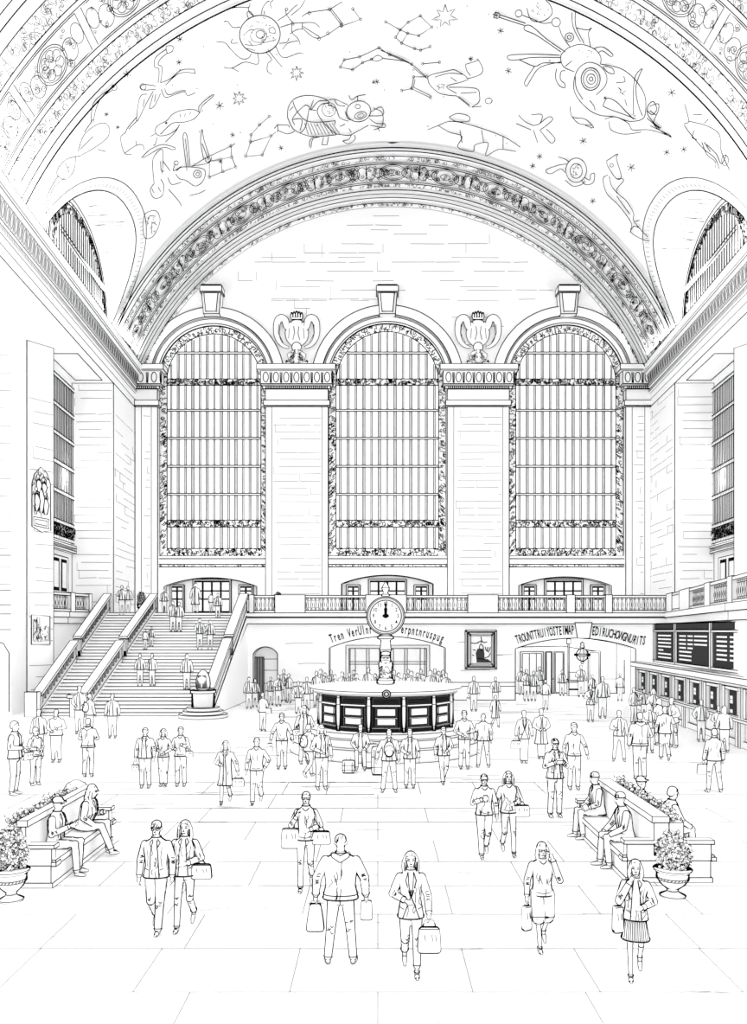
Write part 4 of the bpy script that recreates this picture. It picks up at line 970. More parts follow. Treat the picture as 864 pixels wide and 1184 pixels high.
def disc(m,r,y0,y1,mt,n=48):
    vs = [(r*math.cos(2*PI*i/n),y0,zc+r*math.sin(2*PI*i/n)) for i in range(n)]+[(r*math.cos(2*PI*i/n),y1,zc+r*math.sin(2*PI*i/n)) for i in range(n)]
    m.mesh(vs,[tuple(range(n)),tuple(range(2*n-1,n-1,-1))]+[(i,(i+1)%n,(i+1)%n+n,i+n) for i in range(n)],mt)
def cring(m,r,y,w): m.ink([(r*math.cos(k*PI/24),y,zc+r*math.sin(k*PI/24)) for k in range(48)],w,True,xf=XK)
m = MB(); disc(m,rk,-.2,.2,0); 
for r,w in ((rk,1.0),(rk*.93,.55)): cring(m,r,-.21,w)
for k in range(0): m.ink([(rk*.925*math.cos(a),-.215,zc+rk*.925*math.sin(a)),(rk*.955*math.cos(a+.05),-.215,zc+rk*.955*math.sin(a+.05))],.6,xf=XK)
m.build('case',PI2,ck)
m = MB(); disc(m,rk*.82,-.26,-.2,0); cring(m,rk*.82,-.265,1.0)
m.build('dial',PI2,ck)
GLY = {}                                          # filled in below with lettering
m = MB(); m.prism([(-.022,-.3,zc-.08),(.022,-.3,zc-.08),(.03,-.3,zc+.4),(0,-.3,zc+.5),(-.03,-.3,zc+.4)],(0,.02,0),1); m.build('minute_hand',PI2,ck)
m = MB(); m.prism([(-.04,-.29,zc-.05),(.04,-.29,zc-.05),(.045,-.29,zc+.1),(.06,-.29,zc+.24),(0,-.29,zc+.32),(-.06,-.29,zc+.24),(-.045,-.29,zc+.1)],(0,.015,0),1); m.build('hour_hand',PI2,ck)
m = MB(); m.prism([(.1*math.cos(k*PI/6)*(1.1 if k%6 else 1.2),-.31,zc+.07*math.sin(k*PI/6)) for k in range(12)],(0,.02,0),1); m.build('hub',PI2,ck)
m = MB(); m.lathe([(.16,.7),(.16,.76),(.07,.82),(.14,.92),(.15,1.0),(.08,1.12),(.02,1.24)],(0,0,zc-.0),14)
m.v = [(x,y,z) for x,y,z in m.v]; ringink(m,.16,zc+.76,.8,XK,14); ringink(m,.15,zc+1.0,.7,XK,14); m.build('finial',[rim_mat(.13,29,1.1),INK],ck)
# ------------------------------------------------ lettering
FC = {}
def glyphs(chars):
    tmp = []
    for c in set(chars):
        if c == ' ': continue
        cu = bpy.data.curves.new('t','FONT'); cu.body = c; cu.size = 1; cu.align_x = 'CENTER'; cu.resolution_u = 2; cu.offset = .018
        o = bpy.data.objects.new('t',cu); COL.objects.link(o); tmp.append((c,o))
    dg = bpy.context.evaluated_depsgraph_get(); dg.update()
    for c,o in tmp:
        e = o.evaluated_get(dg); me = e.to_mesh(); FC[c] = ([v.co.copy() for v in me.vertices],[tuple(p.vertices) for p in me.polygons]); e.to_mesh_clear()
    for c,o in tmp: cu = o.data; bpy.data.objects.remove(o); bpy.data.curves.remove(cu)
def put(m, c, P, size, rot, xs=1.0, y=-.02):
    if c not in FC: return
    v,f = FC[c]; cr,sr = math.cos(rot),math.sin(rot)
    m.mesh([Vector((P[0]+size*(p.x*xs*cr-p.y*sr), P[1]+y, P[2]+size*(p.x*xs*sr+p.y*cr))) for p in v],f,0)
LT1,LT2,LT3,LT4 = 'Tren VerUlnr','erpntnruspug','TROUNTTRUIYOSTEIMAP','EDIRUCHOWGNURITS'
glyphs(LT1+LT2+LT3+LT4+'1234567890DEPARTURS')
def arc_text(txt, px0, px1, h, name, label):
    m = MB(); m2 = None
    n = len(txt); x0,x1 = X_(px0,D1),X_(px1,D1); c = (h[0]+h[1])/2
    for i,ch in enumerate(txt):
        x = x0+(x1-x0)*(i+.5)/n; xc = min(h[1]-.01,max(h[0]+.01,x)); z = h[2](xc)+.30; sl = (h[2](min(h[1],xc+.1))-h[2](max(h[0],xc-.1)))/.2
        put(m,ch,(x,D1,z-.06),.74,math.atan(sl),.62*(x1-x0)/n/.3)
    o = m.build(name,[INK]); tag(o,label,'lettering')
    return o
arc_text(LT1,383,431,h1,'lettering','dark lettering over the left half of the archway behind the clock')
arc_text(LT2,463,512,h1,'lettering','dark lettering over the right half of the archway behind the clock')
arc_text(LT3,598,664,h2,'lettering','dark lettering left of the keystone over the right-hand passage')
arc_text(LT4,684,746,h2,'lettering','dark lettering right of the keystone over the right-hand passage')
m = MB()
for k in range(12):
    t = str(12 if k == 0 else k); a = PI/2-k*PI/6
    for j,ch in enumerate(t): put(m,ch,(.64*rk*math.cos(a)+(j-(len(t)-1)/2)*.075,-.262,zc+.64*rk*math.sin(a)-.065),.2,0,.9,0)
m.build('numerals',[INK],ck)
# ------------------------------------------------ departure board and ticket counter
def TK(Y): return 11.37+.0547*Y           # line of the counter front
YA,YB = 41.2,28.6
bd = thing('departure_board','long dark departure board in three panels of pale text rows, above the ticket windows','board',(TK(YA)+.3,YA,2.6)); ob = Vector((TK(YA)+.3,YA,2.6)); XD = Matrix.Translation(ob)
U = Vector((TK(YB)-TK(YA),YB-YA,0)); LB = U.length; u = U.normalized(); nB = Vector((-1,0,0))*1.0; nB = Vector((u.y,-u.x,0)); 
if nB.x > 0: nB = -nB
up = Vector((0,0,1))
m = MB(); m.obox(Vector((0,0,0)),U,-nB*.4,up*1.9); m.edges(1.1,xf=XD); m.build('case',[PAPER,INK],bd)
m = MB(); m.obox(nB*.02+up*1.62+u*.2,u*(LB-.4),nB*.05,up*.26); m.edges(.8,xf=XD)
hd = m.build('header',[GREY,INK],bd)
m = MB()
for t in (.0,.27,.64,.985): m.obox(u*(LB*t)+nB*.02,u*.16,nB*.1,up*1.88)
m.obox(nB*.02+up*1.5,u*LB,nB*.09,up*.08); m.obox(nB*.02,u*LB,nB*.09,up*.1); m.edges(.8,xf=XD); m.build('frame',PI2,bd)
for t0,t1,kind in ((.03,.255,0),(.295,.625,1),(.665,.975,2)):
    p = MB(); p.obox(u*(LB*t0)+nB*.02+up*.12,u*(LB*(t1-t0)),nB*.03,up*1.36,0); pm = p.build('screen',[GREY],bd)
    r = MB(); w_ = LB*(t1-t0)
    for k in range(7):
        z = 1.28-.175*k
        if kind == 0: segs = ((.12,.85),) if k not in (4,) else ((.15,.42),)
        elif kind == 1: segs = ((.08,.3),(.36,.52),(.57,.95)) if k < 3 else (((.08,.48),))if k!=3 else ((.08,.3),(.36,.52))
        else: segs = ((.1,.38),(.46,.86)) if k < 6 else ()
        for s0,s1 in (segs if isinstance(segs[0] if segs else (), tuple) else (segs,)):
            r.obox(u*(LB*t0+w_*s0)+nB*.06+up*z,u*(w_*(s1-s0)),nB*.01,up*.07)
    r.build('text_rows',[PAPER],pm)
tk = thing('ticket_counter','long ticket counter with a row of narrow dark windows below the departure board','counter',(TK(43.2),43.2,0)); ot = Vector((TK(43.2),43.2,0)); XT = Matrix.Translation(ot)
U = Vector((TK(27)-TK(43.2),27-43.2,0)); LT = U.length; u = U.normalized(); n = Vector((u.y,-u.x,0)); 
if n.x > 0: n = -n
m = MB(); m.obox((0,0,0),U,-n*1.2,up*2.32); m.edges(.9,xf=XT); m.build('body',PI2,tk)
m = MB(); m.obox(n*-.1+up*2.28-u*.3,U*1.02,n*.45,up*.22); m.obox(n*-.1+up*2.14-u*.15,U*1.01,n*.22,up*.14); m.edges(.95,xf=XT); m.build('cornice',PI2,tk)
m = MB(); m.obox(up*.96,U,n*.35,up*.1); m.edges(.9,xf=XT); m.build('shelf',PI2,tk)
m = MB(); m.obox(up*.0,U,n*.06,up*.25); m.edges(.8,xf=XT); m.build('plinth',PI2,tk)
nw_ = 8
for i in range(nw_):
    s0 = LT*(i+.12)/nw_; s1 = LT*(i+.88)/nw_
    f = MB(); wd = s1-s0
    f.obox(u*s0+up*1.08,u*(wd*.16),n*.14,up*1.04); f.obox(u*(s1-wd*.16),u*(wd*.16),n*.14,up*1.04); f.obox(u*s0+up*2.0,u*wd,n*.12,up*.12); f.obox(u*s0+up*1.06,u*wd,n*.1,up*.05)
    f.edges(.8,xf=XT); fw = f.build('window_frame',PI2,tk)
    g = MB(); g.obox(u*(s0+wd*.3)+up*1.08,u*(wd*.4),n*.05,up*.9,0)
    for z in (1.15,1.5,1.65): g.obox(u*(s0+wd*.38)+n*.055+up*z,u*(wd*.16),n*.01,up*.13,1)
    g.build('pane',[GREY,PAPER],fw)
    f = MB(); f.obox(u*(LT*i/nw_-.08)+up*.0,u*.16,n*.18,up*2.15); f.edges(.7,xf=XT); f.build('pilaster',PI2,tk)
# small row of things standing on the board
# ------------------------------------------------ wall ornaments
def cartouche(px,label,Y=D2-.05):
    c = W(px,400,Y); t = thing('wall_relief',label,'relief',c); X = Matrix.Translation(c); k = s2
    P = lambda x,y,o=0: Vector((x*k,-.22+o,-(y-0)*k+26*k))    # y downwards from the middle, in drawing units
    m = MB()
    for sg in (-1,1):
        pts = [(8,24),(7,19),(10,17.5),(12,21),(13,26),(17,29),(21.5,26),(23,19),(23,10),(20,2),(15,-3),(9,-5)]; pts = smooth(pts,3); n_ = len(pts)
        m.tube([(sg*x*k,-.24,z*k+.1) for x,z in pts],[(.09+.17*math.sin(PI*min(1,i/n_+.05))) for i in range(n_)],12)
    m.ell((0,-.1,9*k+.3),(14*k,.35,16*k),24); m.ell((0,-.25,-8*k+.3),(6*k,.3,6*k),14)
    for sg in (-1,1): m.tube([(sg*2*k,-.3,-8*k),(sg*9*k,-.2,-12*k),(sg*8*k,-.2,-17*k)],[.14,.16,.08],8); m.tube([(sg*1*k,-.3,-14*k),(sg*5*k,-.25,-20*k),(sg*10*k,-.2,-22*k),(sg*12*k,-.15,-18*k)],[.12,.12,.14,.08],8)
    m.tube([(0,-.3,-6*k),(0,-.3,-22*k)],[.2,.26],8)
    for q in range(40): x = rnd(-8,8)*k; z = rnd(-24,-10)*k; m.ink([(x,-.5,z),(x+rnd(-.1,.1),-.5,z+rnd(-.1,.1)),(x+rnd(-.12,.12),-.5,z+rnd(-.12,.12))],.6,xf=X)
    for sg in (-1,1):
        m.ink([(sg*3*k,-.46,20*k),(sg*2*k,-.5,12*k),(sg*4*k,-.5,4*k)],.7,xf=X); m.ink([(sg*8*k,-.42,18*k),(sg*9*k,-.42,6*k)],.5,xf=X)
        m.ink([(sg*20*k,-.47,22*k),(sg*20.5*k,-.47,12*k),(sg*15*k,-.44,1*k)],.6,xf=X)
    o_=m.build('scrolled_shield',[CLOTH,INK],t); curvature(o_.data,1.2*s2)
    m = MB()
    for q in range(5): m.ell(((q-2)*2.8*k,-.2,30*k+.3-(abs(q-2)*.8*k)),(1.9*k,.15,4.5*k),10)
    m.obox((-6*k,-.3,25*k+.25),(12*k,0,0),(0,.2,0),(0,0,1.5*k)); m.edges(.8,xf=X) if False else None
    m.build('crown',[rim_mat(.12,D2,1.1),INK],t)
cartouche(343.5,'crowned scroll-edged relief between the left and middle tall windows')
cartouche(552.5,'crowned scroll-edged relief between the middle and right tall windows')
# relief plaque and poster on the near left pier
def pier_pt(px,py,o=.05):
    a,b = W(31,0,42.0),W(62,0,43.2); t = (px-31)/31.0; Y = 42.0+1.2*t
    p = W(px,py,Y); return Vector((p.x,p.y-o,p.z))
pc = pier_pt(49.5,612); t = thing('wall_plaque','arched carved relief plaque with figures high on the left pier','plaque',pc); X = Matrix.Translation(pc)
m = MB(); L = [(39,609),(39,560),(42,549),(49,541),(56,548),(60,560),(60.5,614),(50,616)]
P = [pier_pt(x,y,.2)-pc for x,y in L]; m.prism(P,(0,.22,0)); m.ink(P,1.1,True,xf=X)
Q = [pier_pt(x,y,.22)-pc for x,y in ((41,598),(58.5,601),(58.5,612),(41,608))]; m.ink(Q,.9,True,xf=X)
Q = [pier_pt(x,y,.22)-pc for x,y in ((43,601),(56.5,603),(56.5,609),(43,606))]; m.ink(Q,.8,True,xf=X)
m.build('slab',PI2,t)
for fx,fz,h in ((45,592,26),(50,594,36),(55,596,24),(47,570,18),(53,572,16)):
    m = MB(); a = pier_pt(fx,fz,.24)-pc; m.tube([a,a+Vector((.05,-.05,h*.045*.45)),a+Vector((0,-.08,h*.045*.8))],[.1,.17,.09],8); m.ell(a+Vector((0,-.1,h*.045*.98)),(.09,.09,.11),8); m.build('carved_figure',[rim_mat(.12,42,.8),INK],t)
m = MB()
for i in range(70):
    p = pier_pt(rnd(41,59),rnd(548,596),.38)-pc; m.ink([p,p+Vector((rnd(-.1,.1),0,rnd(-.2,.2))),p+Vector((rnd(-.1,.1),0,rnd(-.25,.25)))],.65,xf=X)
m.build('carved_foliage',[PAPER,INK],t)
pc = pier_pt(47.5,745); t = thing('wall_poster','small framed black-and-white poster of tower blocks on the left pier','poster',pc); X = Matrix.Translation(pc)
m = MB(); P = [pier_pt(x,y,.1)-pc for x,y in ((37.5,745),(58.5,745),(58.5,712.5),(37.5,711))]; m.prism(P,(0,.1,0)); m.ink(P,1.2,True,xf=X)
m.build('frame',PI2,t)
m = MB()
for x0,x1,y0,y1 in ((40,43,716,741),(44,47,714,730),(48,57,725,741),(45,48,733,742)):
    P = [pier_pt(x,y,.12)-pc for x,y in ((x0,y1),(x1,y1),(x1,y0),(x0,y0))]; m.poly(P); m.ink(P,.8,True,xf=X)
for i in range(55):
    x = rnd(40,57); y = rnd(724 if x>46 else 716,742); p = pier_pt(x,y,.14)-pc; m.ink([p,p+Vector((rnd(-.08,.08),0,rnd(-.12,.12)))],.8,xf=X)
m.build('print',PI2,t)
# framed picture on the end wall
pc = W(556,751,D1); t = thing('framed_picture','framed picture of flowers in a dark vase, on the wall between the two archways','picture',pc+Vector((0,-.12,0))); X = Matrix.Translation(pc)
k = D1/F
m = MB()
for a,b,o in ((18,22.3,0),(15,19.5,-.03),(13.5,17.8,-.05)):
    for s0 in ((-a,-b,a,-b+1.6),(-a,b-1.6,a,b),(-a,-b,-a+1.6,b),(a-1.6,-b,a,b)): m.box((s0[0]*k,o-.03,s0[1]*k),(s0[2]*k,o+.1,s0[3]*k),0)
m.edges(.8,xf=X); m.build('frame',PI2,t)
m = MB(); m.box((-14*k,.02,-18*k),(14*k,.08,18*k)); V = lambda x,y: Vector((x*k,0,-y*k))
m.mesh([V(x,y) for x,y in ((-5,14),(-6,4),(-4,-1),(3,-1),(4,4),(4,11),(11,13),(12,15),(-5,15))],[tuple(range(9))],2)
for L in ([(-12,-8),(-7,-7),(-3,-8)],[(-12,-9),(-12,14)],[(0,-15),(1,-10),(0,-7)],[(-4,-8),(0,-10),(4,-8),(7,-9)],[(-1,-6),(-2,-2),(1,2),(3,-1),(2,-5),(-1,-6)],[(5,-3),(6,1),(9,3)],[(8,-3),(7,2)],[(11,-3),(9,2)],[(4,10),(9,8),(11,4)],[(-9,0),(-6,1)],[(-10,6),(-8,7)],[(-4,10),(9,12)]): m.ink([V(x,y)+Vector((0,-.01,0)) for x,y in L],.9,xf=X)
m.build('picture',[PAPER,INK,GREY],t)
# hanging globe lantern in the right archway
lc = W(673.5,757,D1+.45); t = thing('hanging_lantern','round globe lantern hanging in the right-hand archway','lantern',lc); X = Matrix.Translation(lc); k=(D1+.45)/F
m = MB(); m.ell((0,0,0),(7.5*k,7.5*k,8*k),20); 
for a in (-.6,0,.6): m.ink([(math.sin(a)*7.6*k*math.cos(q),-math.cos(a)*7.6*k*math.cos(q),8.1*k*math.sin(q)) for q in [x*.2-1.4 for x in range(15)]],.6,xf=X)
m.build('globe',[rim_mat(.38,D1,1.2),INK],t)
m = MB(); m.lathe([(9.2*k,-.05),(9.6*k,0),(9.2*k,.05)],n=24); ringink(m,9.4*k,.05,.8,X,24); ringink(m,9.4*k,-.05,.8,X,24); m.build('band',[rim_mat(.1,D1),INK],t)
m = MB(); m.lathe([(3*k,8*k),(3.5*k,9*k),(2*k,11*k),(3*k,13*k),(1*k,15*k)],n=12); m.tube([(0,0,14*k),(0,0,17.5*k)],.03,6); m.lathe([(1*k,-11*k),(2.5*k,-9*k),(1*k,-7.6*k)],n=10); m.build('cap_and_stem',[rim_mat(.12,D1,1.1),INK],t)
m = MB(); p = W(658,745,Yb-2); 
# kiosk in the passage
kk = thing('kiosk','small square kiosk standing in the passage beneath the globe lantern','kiosk',(X_(662,52.2),52.2,0)); X = Matrix.Translation((X_(662,52.2),52.2,0))
m = MB(); m.box((-.28,-.3,0),(.32,.3,.95)); m.box((-.33,-.35,.9),(.37,.35,1.0)); m.box((-.28,-.31,.4),(.32,-.3,.45)); m.edges(.9,xf=X); m.build('cabinet',PI2,kk)
m = MB(); m.box((-.25,.1,1.0),(-.18,.17,3.4)); m.box((-.33,.02,3.3),(-.1,.2,3.6)); m.edges(.8,xf=X); m.build('lamp_post',PI2,kk)
m = MB(); m.box((-.2,-.15,1.0),(.3,.1,1.5)); m.edges(.7,xf=X); m.build('screen',PI2,kk)
# ------------------------------------------------ benches
def bench(label, x_front, x_back, y0, y1, side, double=False):
    """side -1: seat towards +x (left bench); +1: seat towards -x"""
    o = Vector((x_front,y0,0)); t = thing('bench',label,'bench',o); X = Matrix.Translation(o); s = side; L = y1-y0; D_ = abs(x_back-x_front)
    def bx(m,a,b): # local: depth from front (0..), y along, z
        x0,x1 = sorted((s*a[0],s*b[0])); m.box((x0,a[1],a[2]),(x1,b[1],b[2]))
    def side_set(flip=0, base=0.0):
        def B(m,a,b):
            if flip: a2 = (base-a[0],a[1],a[2]); b2 = (base-b[0],b[1],b[2]); bx(m,(min(a2[0],b2[0]),a[1],a[2]),(max(a2[0],b2[0]),b[1],b[2]))
            else: bx(m,a,b)
        m = MB(); B(m,(.03,0,.0),(D_,L,.36)); B(m,(0,-.01,0),(D_,L+.01,.08)); m.edges(1,xf=X); m.build('base',PI2,t)
        m = MB(); B(m,(-.04,.02,.36),(D_-.1,L,.45)); m.edges(1,xf=X); m.build('seat',PI2,t)
        for q in (0,L-.16):
            m = MB(); B(m,(.02,q,.36),(D_,q+.16,.66)); B(m,(-.03,q-.02,.64),(D_,q+.18,.70)); B(m,(-.06,q-.02,.36),(.02,q+.18,.42)); m.edges(1,xf=X); m.build('armrest',PI2,t)
    side_set()
    m = MB(); bx(m,(D_-.13,0,.45),(D_-.05 if not double else D_+.12,L,1.02)); bx(m,(D_-.17,-.03,1.0),(D_+.0 if not double else D_+.12,L+.03,1.1)); m.edges(1,xf=X); m.build('backrest',PI2,t)
    if double: side_set(1,2*D_+.24)
    return t
bench('long white bench at the left edge with two people sitting on it',-5.28,-5.85,13.35,16.35,-1)
bench('long double-sided white bench on the right with a row of plants along its back',4.12,4.72,13.65,17.0,1,True)
def leafball(m,c,r,n,size,X,leaf=.5):
    for i in range(n):
        a = rnd(0,6.3); b = math.acos(rnd(-1,1)); q = r*rnd(.75,1.02) if not hasattr(r,'__len__') else 1
        d = Vector((math.sin(b)*math.cos(a),math.sin(b)*math.sin(a),math.cos(b)))
        if hasattr(r,'__len__'): p = Vector(c)+Vector((d.x*r[0],d.y*r[1],d.z*r[2]))*rnd(.8,1.02)
        else: p = Vector(c)+d*q
        s = size*rnd(.6,1.15); rot = Matrix.Rotation(rnd(0,6.3),3,'Z') @ Matrix.Rotation(rnd(-1,1),3,'X')
        m.ell(p,(s,s*.45,s*.75) if leaf<1 else (s,s,s),7,0,rot)
def trough(label, x0,x1,y0,y1,ztop,base_z=0):
    o = Vector(((x0+x1)/2,y0,base_z)); t = thing('planter_box',label,'planter',o); X = Matrix.Translation(o)
    m = MB(); h = ztop-base_z; m.box((x0-o.x,0,0),(x1-o.x,y1-y0,h)); m.edges(.9,xf=X); m.build('trough',PI2,t)
    L = y1-y0
    m = MB()
    n = int(L*32)
    for i in range(n*3):
        y = rnd(0.05,L-.05); x = rnd(x0-o.x+.03,x1-o.x-.03); s = rnd(.025,.05); m.ell((x,y,h+rnd(-.02,.16)),(s,s,s*.9),7,0)
    for i in range(n*2):
        y = rnd(0,L); x = rnd(x0-o.x,x1-o.x); z = h+rnd(.0,.2); m.ink([(x,y,z),(x+rnd(-.04,.04),y+rnd(-.04,.04),z+rnd(-.02,.06))],.7,xf=X)
    m.build('foliage',[rim_mat(.045,y0+1,.72),INK],t,{'kind':'stuff'})
trough('low planter box of small round flowers behind the left bench',-6.15,-5.87,13.4,16.2,.93)
trough('planter box of leafy flowers along the back of the right-hand bench',4.86,5.10,13.7,17.0,.98)
def urn(label,c,R,hu,hf,name='urn_planter'):
    t = thing(name,label,'planter',c); X = Matrix.Translation(c)
    m = MB(); pr = [(.72,0),(.74,.05),(.6,.1),(.35,.16),(.3,.22),(.45,.3),(.75,.45),(.9,.62),(.95,.8),(.96,.86),(1.08,.9),(1.1,.97),(1.0,1.0)]
    m.lathe([(r*R,z*hu) for r,z in pr],n=28)
    for r,z in ((.74,.05),(.33,.2),(.96,.86),(1.1,.95),(.93,.68),(.9,.60)): ringink(m,r*R*1.005,z*hu,.8,X,28)
    for i in range(28): a = i*PI/14; m.ink([(.925*R*math.cos(a),.925*R*math.sin(a),.62*hu),(.935*R*math.cos(a+.1),.935*R*math.sin(a+.1),.67*hu)],.7,xf=X)
    m.build('urn',[rim_mat(R*.8,c[1],1.3),INK],t)
    m = MB(); leafball(m,(0,0,hu+hf*.38),(R*1.0,R*1.0,hf*.62),260,.042,X); leafball(m,(0,0,hu+hf*.38),(R*.8,R*.8,hf*.5),160,.045,X)
    for i in range(90):
        a = rnd(-PI,0); b = rnd(-.9,1.3); d = Vector((math.cos(a)*math.cos(b)*R*1.03,math.sin(a)*math.cos(b)*R*1.03,hf*.38+math.sin(b)*hf*.62)); p = Vector((0,0,hu))+d
        m.ink([p,p+Vector((rnd(-.03,.03),-.01,rnd(-.03,.03))),p+Vector((rnd(-.03,.03),-.01,rnd(-.03,.03)))],.8,xf=X)
    m.build('foliage',[rim_mat(.045,c[1],.6),INK],t)
urn('leafy bush in a round footed stone urn at the end of the right bench',Vector((X_(778,12.95),12.95,0)),.27,.46,.58)
urn('leafy bush in a footed stone urn cut by the left edge of the view',Vector((X_(13,12.75),12.75,0)),.25,.5,.62)
for px,lab in ((163.5,'small rounded shrub in a pot on the balcony ledge left of the staircase'),(321.5,'small rounded shrub in a pot on the balcony behind the railing, right of the staircase')):
    urn(lab,Vector((X_(px,50.0),50.0,ZB)),.26,.55,.75,'potted_shrub')
# rounded pouf behind the left bench
o = Vector((X_(88,17.6),17.6,0)); t = thing('pouf','pale dome-shaped pouf behind the far end of the left bench','pouf',o); X = Matrix.Translation(o)
m = MB(); m.lathe([(.30,0),(.32,.1),(.32,.5),(.28,.75),(.2,.9),(.06,.98),(.01,.99)],n=24)
m.ink([(-.12,-.30,.1),(-.13,-.3,.5),(-.1,-.27,.75),(-.02,-.1,.95)],.8,xf=X); m.build('cushion',[rim_mat(.28,17.6,1.1),INK],t)
# ================================================================== people
def V3(*a): return Vector(a)
JOBS = []          # (key, MB, voxel)
def chain(m, pts, rs, n=10):
    P = [Vector(p) for p in pts]; 
    Q = [];R = []
    for i in range(len(P)-1):
        for k in range(3): t=k/3; Q.append(P[i].lerp(P[i+1],t)); R.append(rs[i]*(1-t)+rs[i+1]*t)
    Q.append(P[-1]); R.append(rs[-1]); m.tube(Q,R,n)
    for p,r in zip(P,rs): m.ell(p,(r,r,r),n)
def loft(m, rings, n=16, T=None):
    vs = []; fs = []
    for (z,rx_,ry_,cy) in rings:
        for i in range(n):
            a = 2*PI*i/n; ca,sa = math.cos(a),math.sin(a); e = .85
            p = V3(rx_*math.copysign(abs(ca)**e,ca), cy+ry_*math.copysign(abs(sa)**e,sa), z); vs.append(T@p if T else p)
    k = len(rings)
    for j in range(k-1):
        for i in range(n): i2=(i+1)%n; fs.append((j*n+i,j*n+i2,(j+1)*n+i2,(j+1)*n+i))
    fs.append(tuple(range(n-1,-1,-1))); fs.append(tuple(range((k-1)*n,k*n)))
    m.mesh(vs,fs,0,True)
ARM = {'down':((.245,.02,1.13),(.262,-.05,.88)),'out':((.29,.0,1.14),(.34,-.05,.90)),'hold':((.27,.0,1.14),(.09,-.25,1.12)),'belly':((.27,.02,1.13),(.05,-.2,1.02)),
 'phone':((.25,-.05,1.14),(.07,-.28,1.26)),'face':((.25,-.17,1.17),(.085,-.16,1.46)),'cheek':((.27,-.13,1.16),(.15,-.10,1.50)),'pocket':((.31,.06,1.14),(.215,-.06,.96)),'strap':((.27,-.06,1.15),(.16,-.16,1.32)),
 'fore':((.25,-.08,1.14),(.27,-.28,1.10)),'back':((.25,.10,1.14),(.26,.06,.88)),'swing':((.25,-.06,1.13),(.25,-.2,.92)),'camera':((.24,-.12,1.2),(.08,-.24,1.46)),'lap':((.25,-.06,1.15),(.12,-.30,1.02)),'knee':((.25,-.12,1.16),(.13,-.38,1.04))}
def legs_of(k):
    if k == 'stand': return [((-.085,0,.90),(-.095,-.015,.49),(-.105,.03,.085),(0,-1,0)),((.085,0,.90),(.095,-.015,.49),(.105,.03,.085),(0,-1,0))]
    if k == 'apart': return [((-.09,0,.90),(-.13,-.02,.49),(-.17,.03,.085),(-.25,-1,0)),((.09,0,.90),(.13,-.02,.49),(.17,.03,.085),(.25,-1,0))]
    if k == 'close': return [((-.08,0,.90),(-.075,-.01,.49),(-.065,.03,.085),(-.15,-1,0)),((.08,0,.90),(.075,-.02,.49),(.065,-.02,.085),(.15,-1,0))]
    if k == 'walkL': return [((-.085,0,.90),(-.085,-.13,.50),(-.08,-.22,.10),(0,-1,.12)),((.085,0,.90),(.08,-.03,.49),(.08,.28,.20),(0,-.75,-.65))]
    if k == 'walkR': return [((-.085,0,.90),(-.08,-.03,.49),(-.08,.28,.20),(0,-.75,-.65)),((.085,0,.90),(.085,-.13,.50),(.08,-.22,.10),(0,-1,.12))]
    if k == 'sit': return [((-.09,0,.54),(-.11,-.42,.56),(-.11,-.46,.085),(-.1,-1,0)),((.09,0,.54),(.11,-.42,.56),(.13,-.38,.085),(.1,-1,0))]
    if k == 'sitx': return [((-.09,0,.54),(-.12,-.42,.58),(-.10,-.62,.12),(-.1,-1,.2)),((.09,0,.54),(.10,-.42,.60),(.0,-.50,.12),(.1,-1,.1))]
PEOPLE = []
class P_: pass
def person(px, fy, hy, f, label, legs='stand', arms=('down','down'), top='jacket', bottom='trousers', hair='short', fem=False, z=0.0, Y=None, bags=(), wide=1.0, lean=0, seat=None, glasses=False, loc=None, hscale=None, detail=None, name='person', group='people in the hall', turn=0, dark=False):
    p = P_(); p.__dict__.update(locals())
    if loc is None:
        Yc = floorY(fy,z) if Y is None else Y
        if Y is None: Yc += .10 if legs not in ('walkL','walkR') else .22
        p.loc = V3(X_(px,Yc),Yc,z)
        if Y is None: hgt = Z_(hy,Yc)-z
        else: hgt = Z_(hy,Yc)-z
        p.s = hgt/1.775 if hscale is None else hscale
    else: p.s = hscale or 1
    p.Yd = p.loc.y; p.hpx = 1.75*p.s*F/p.Yd
    PEOPLE.append(p); return p
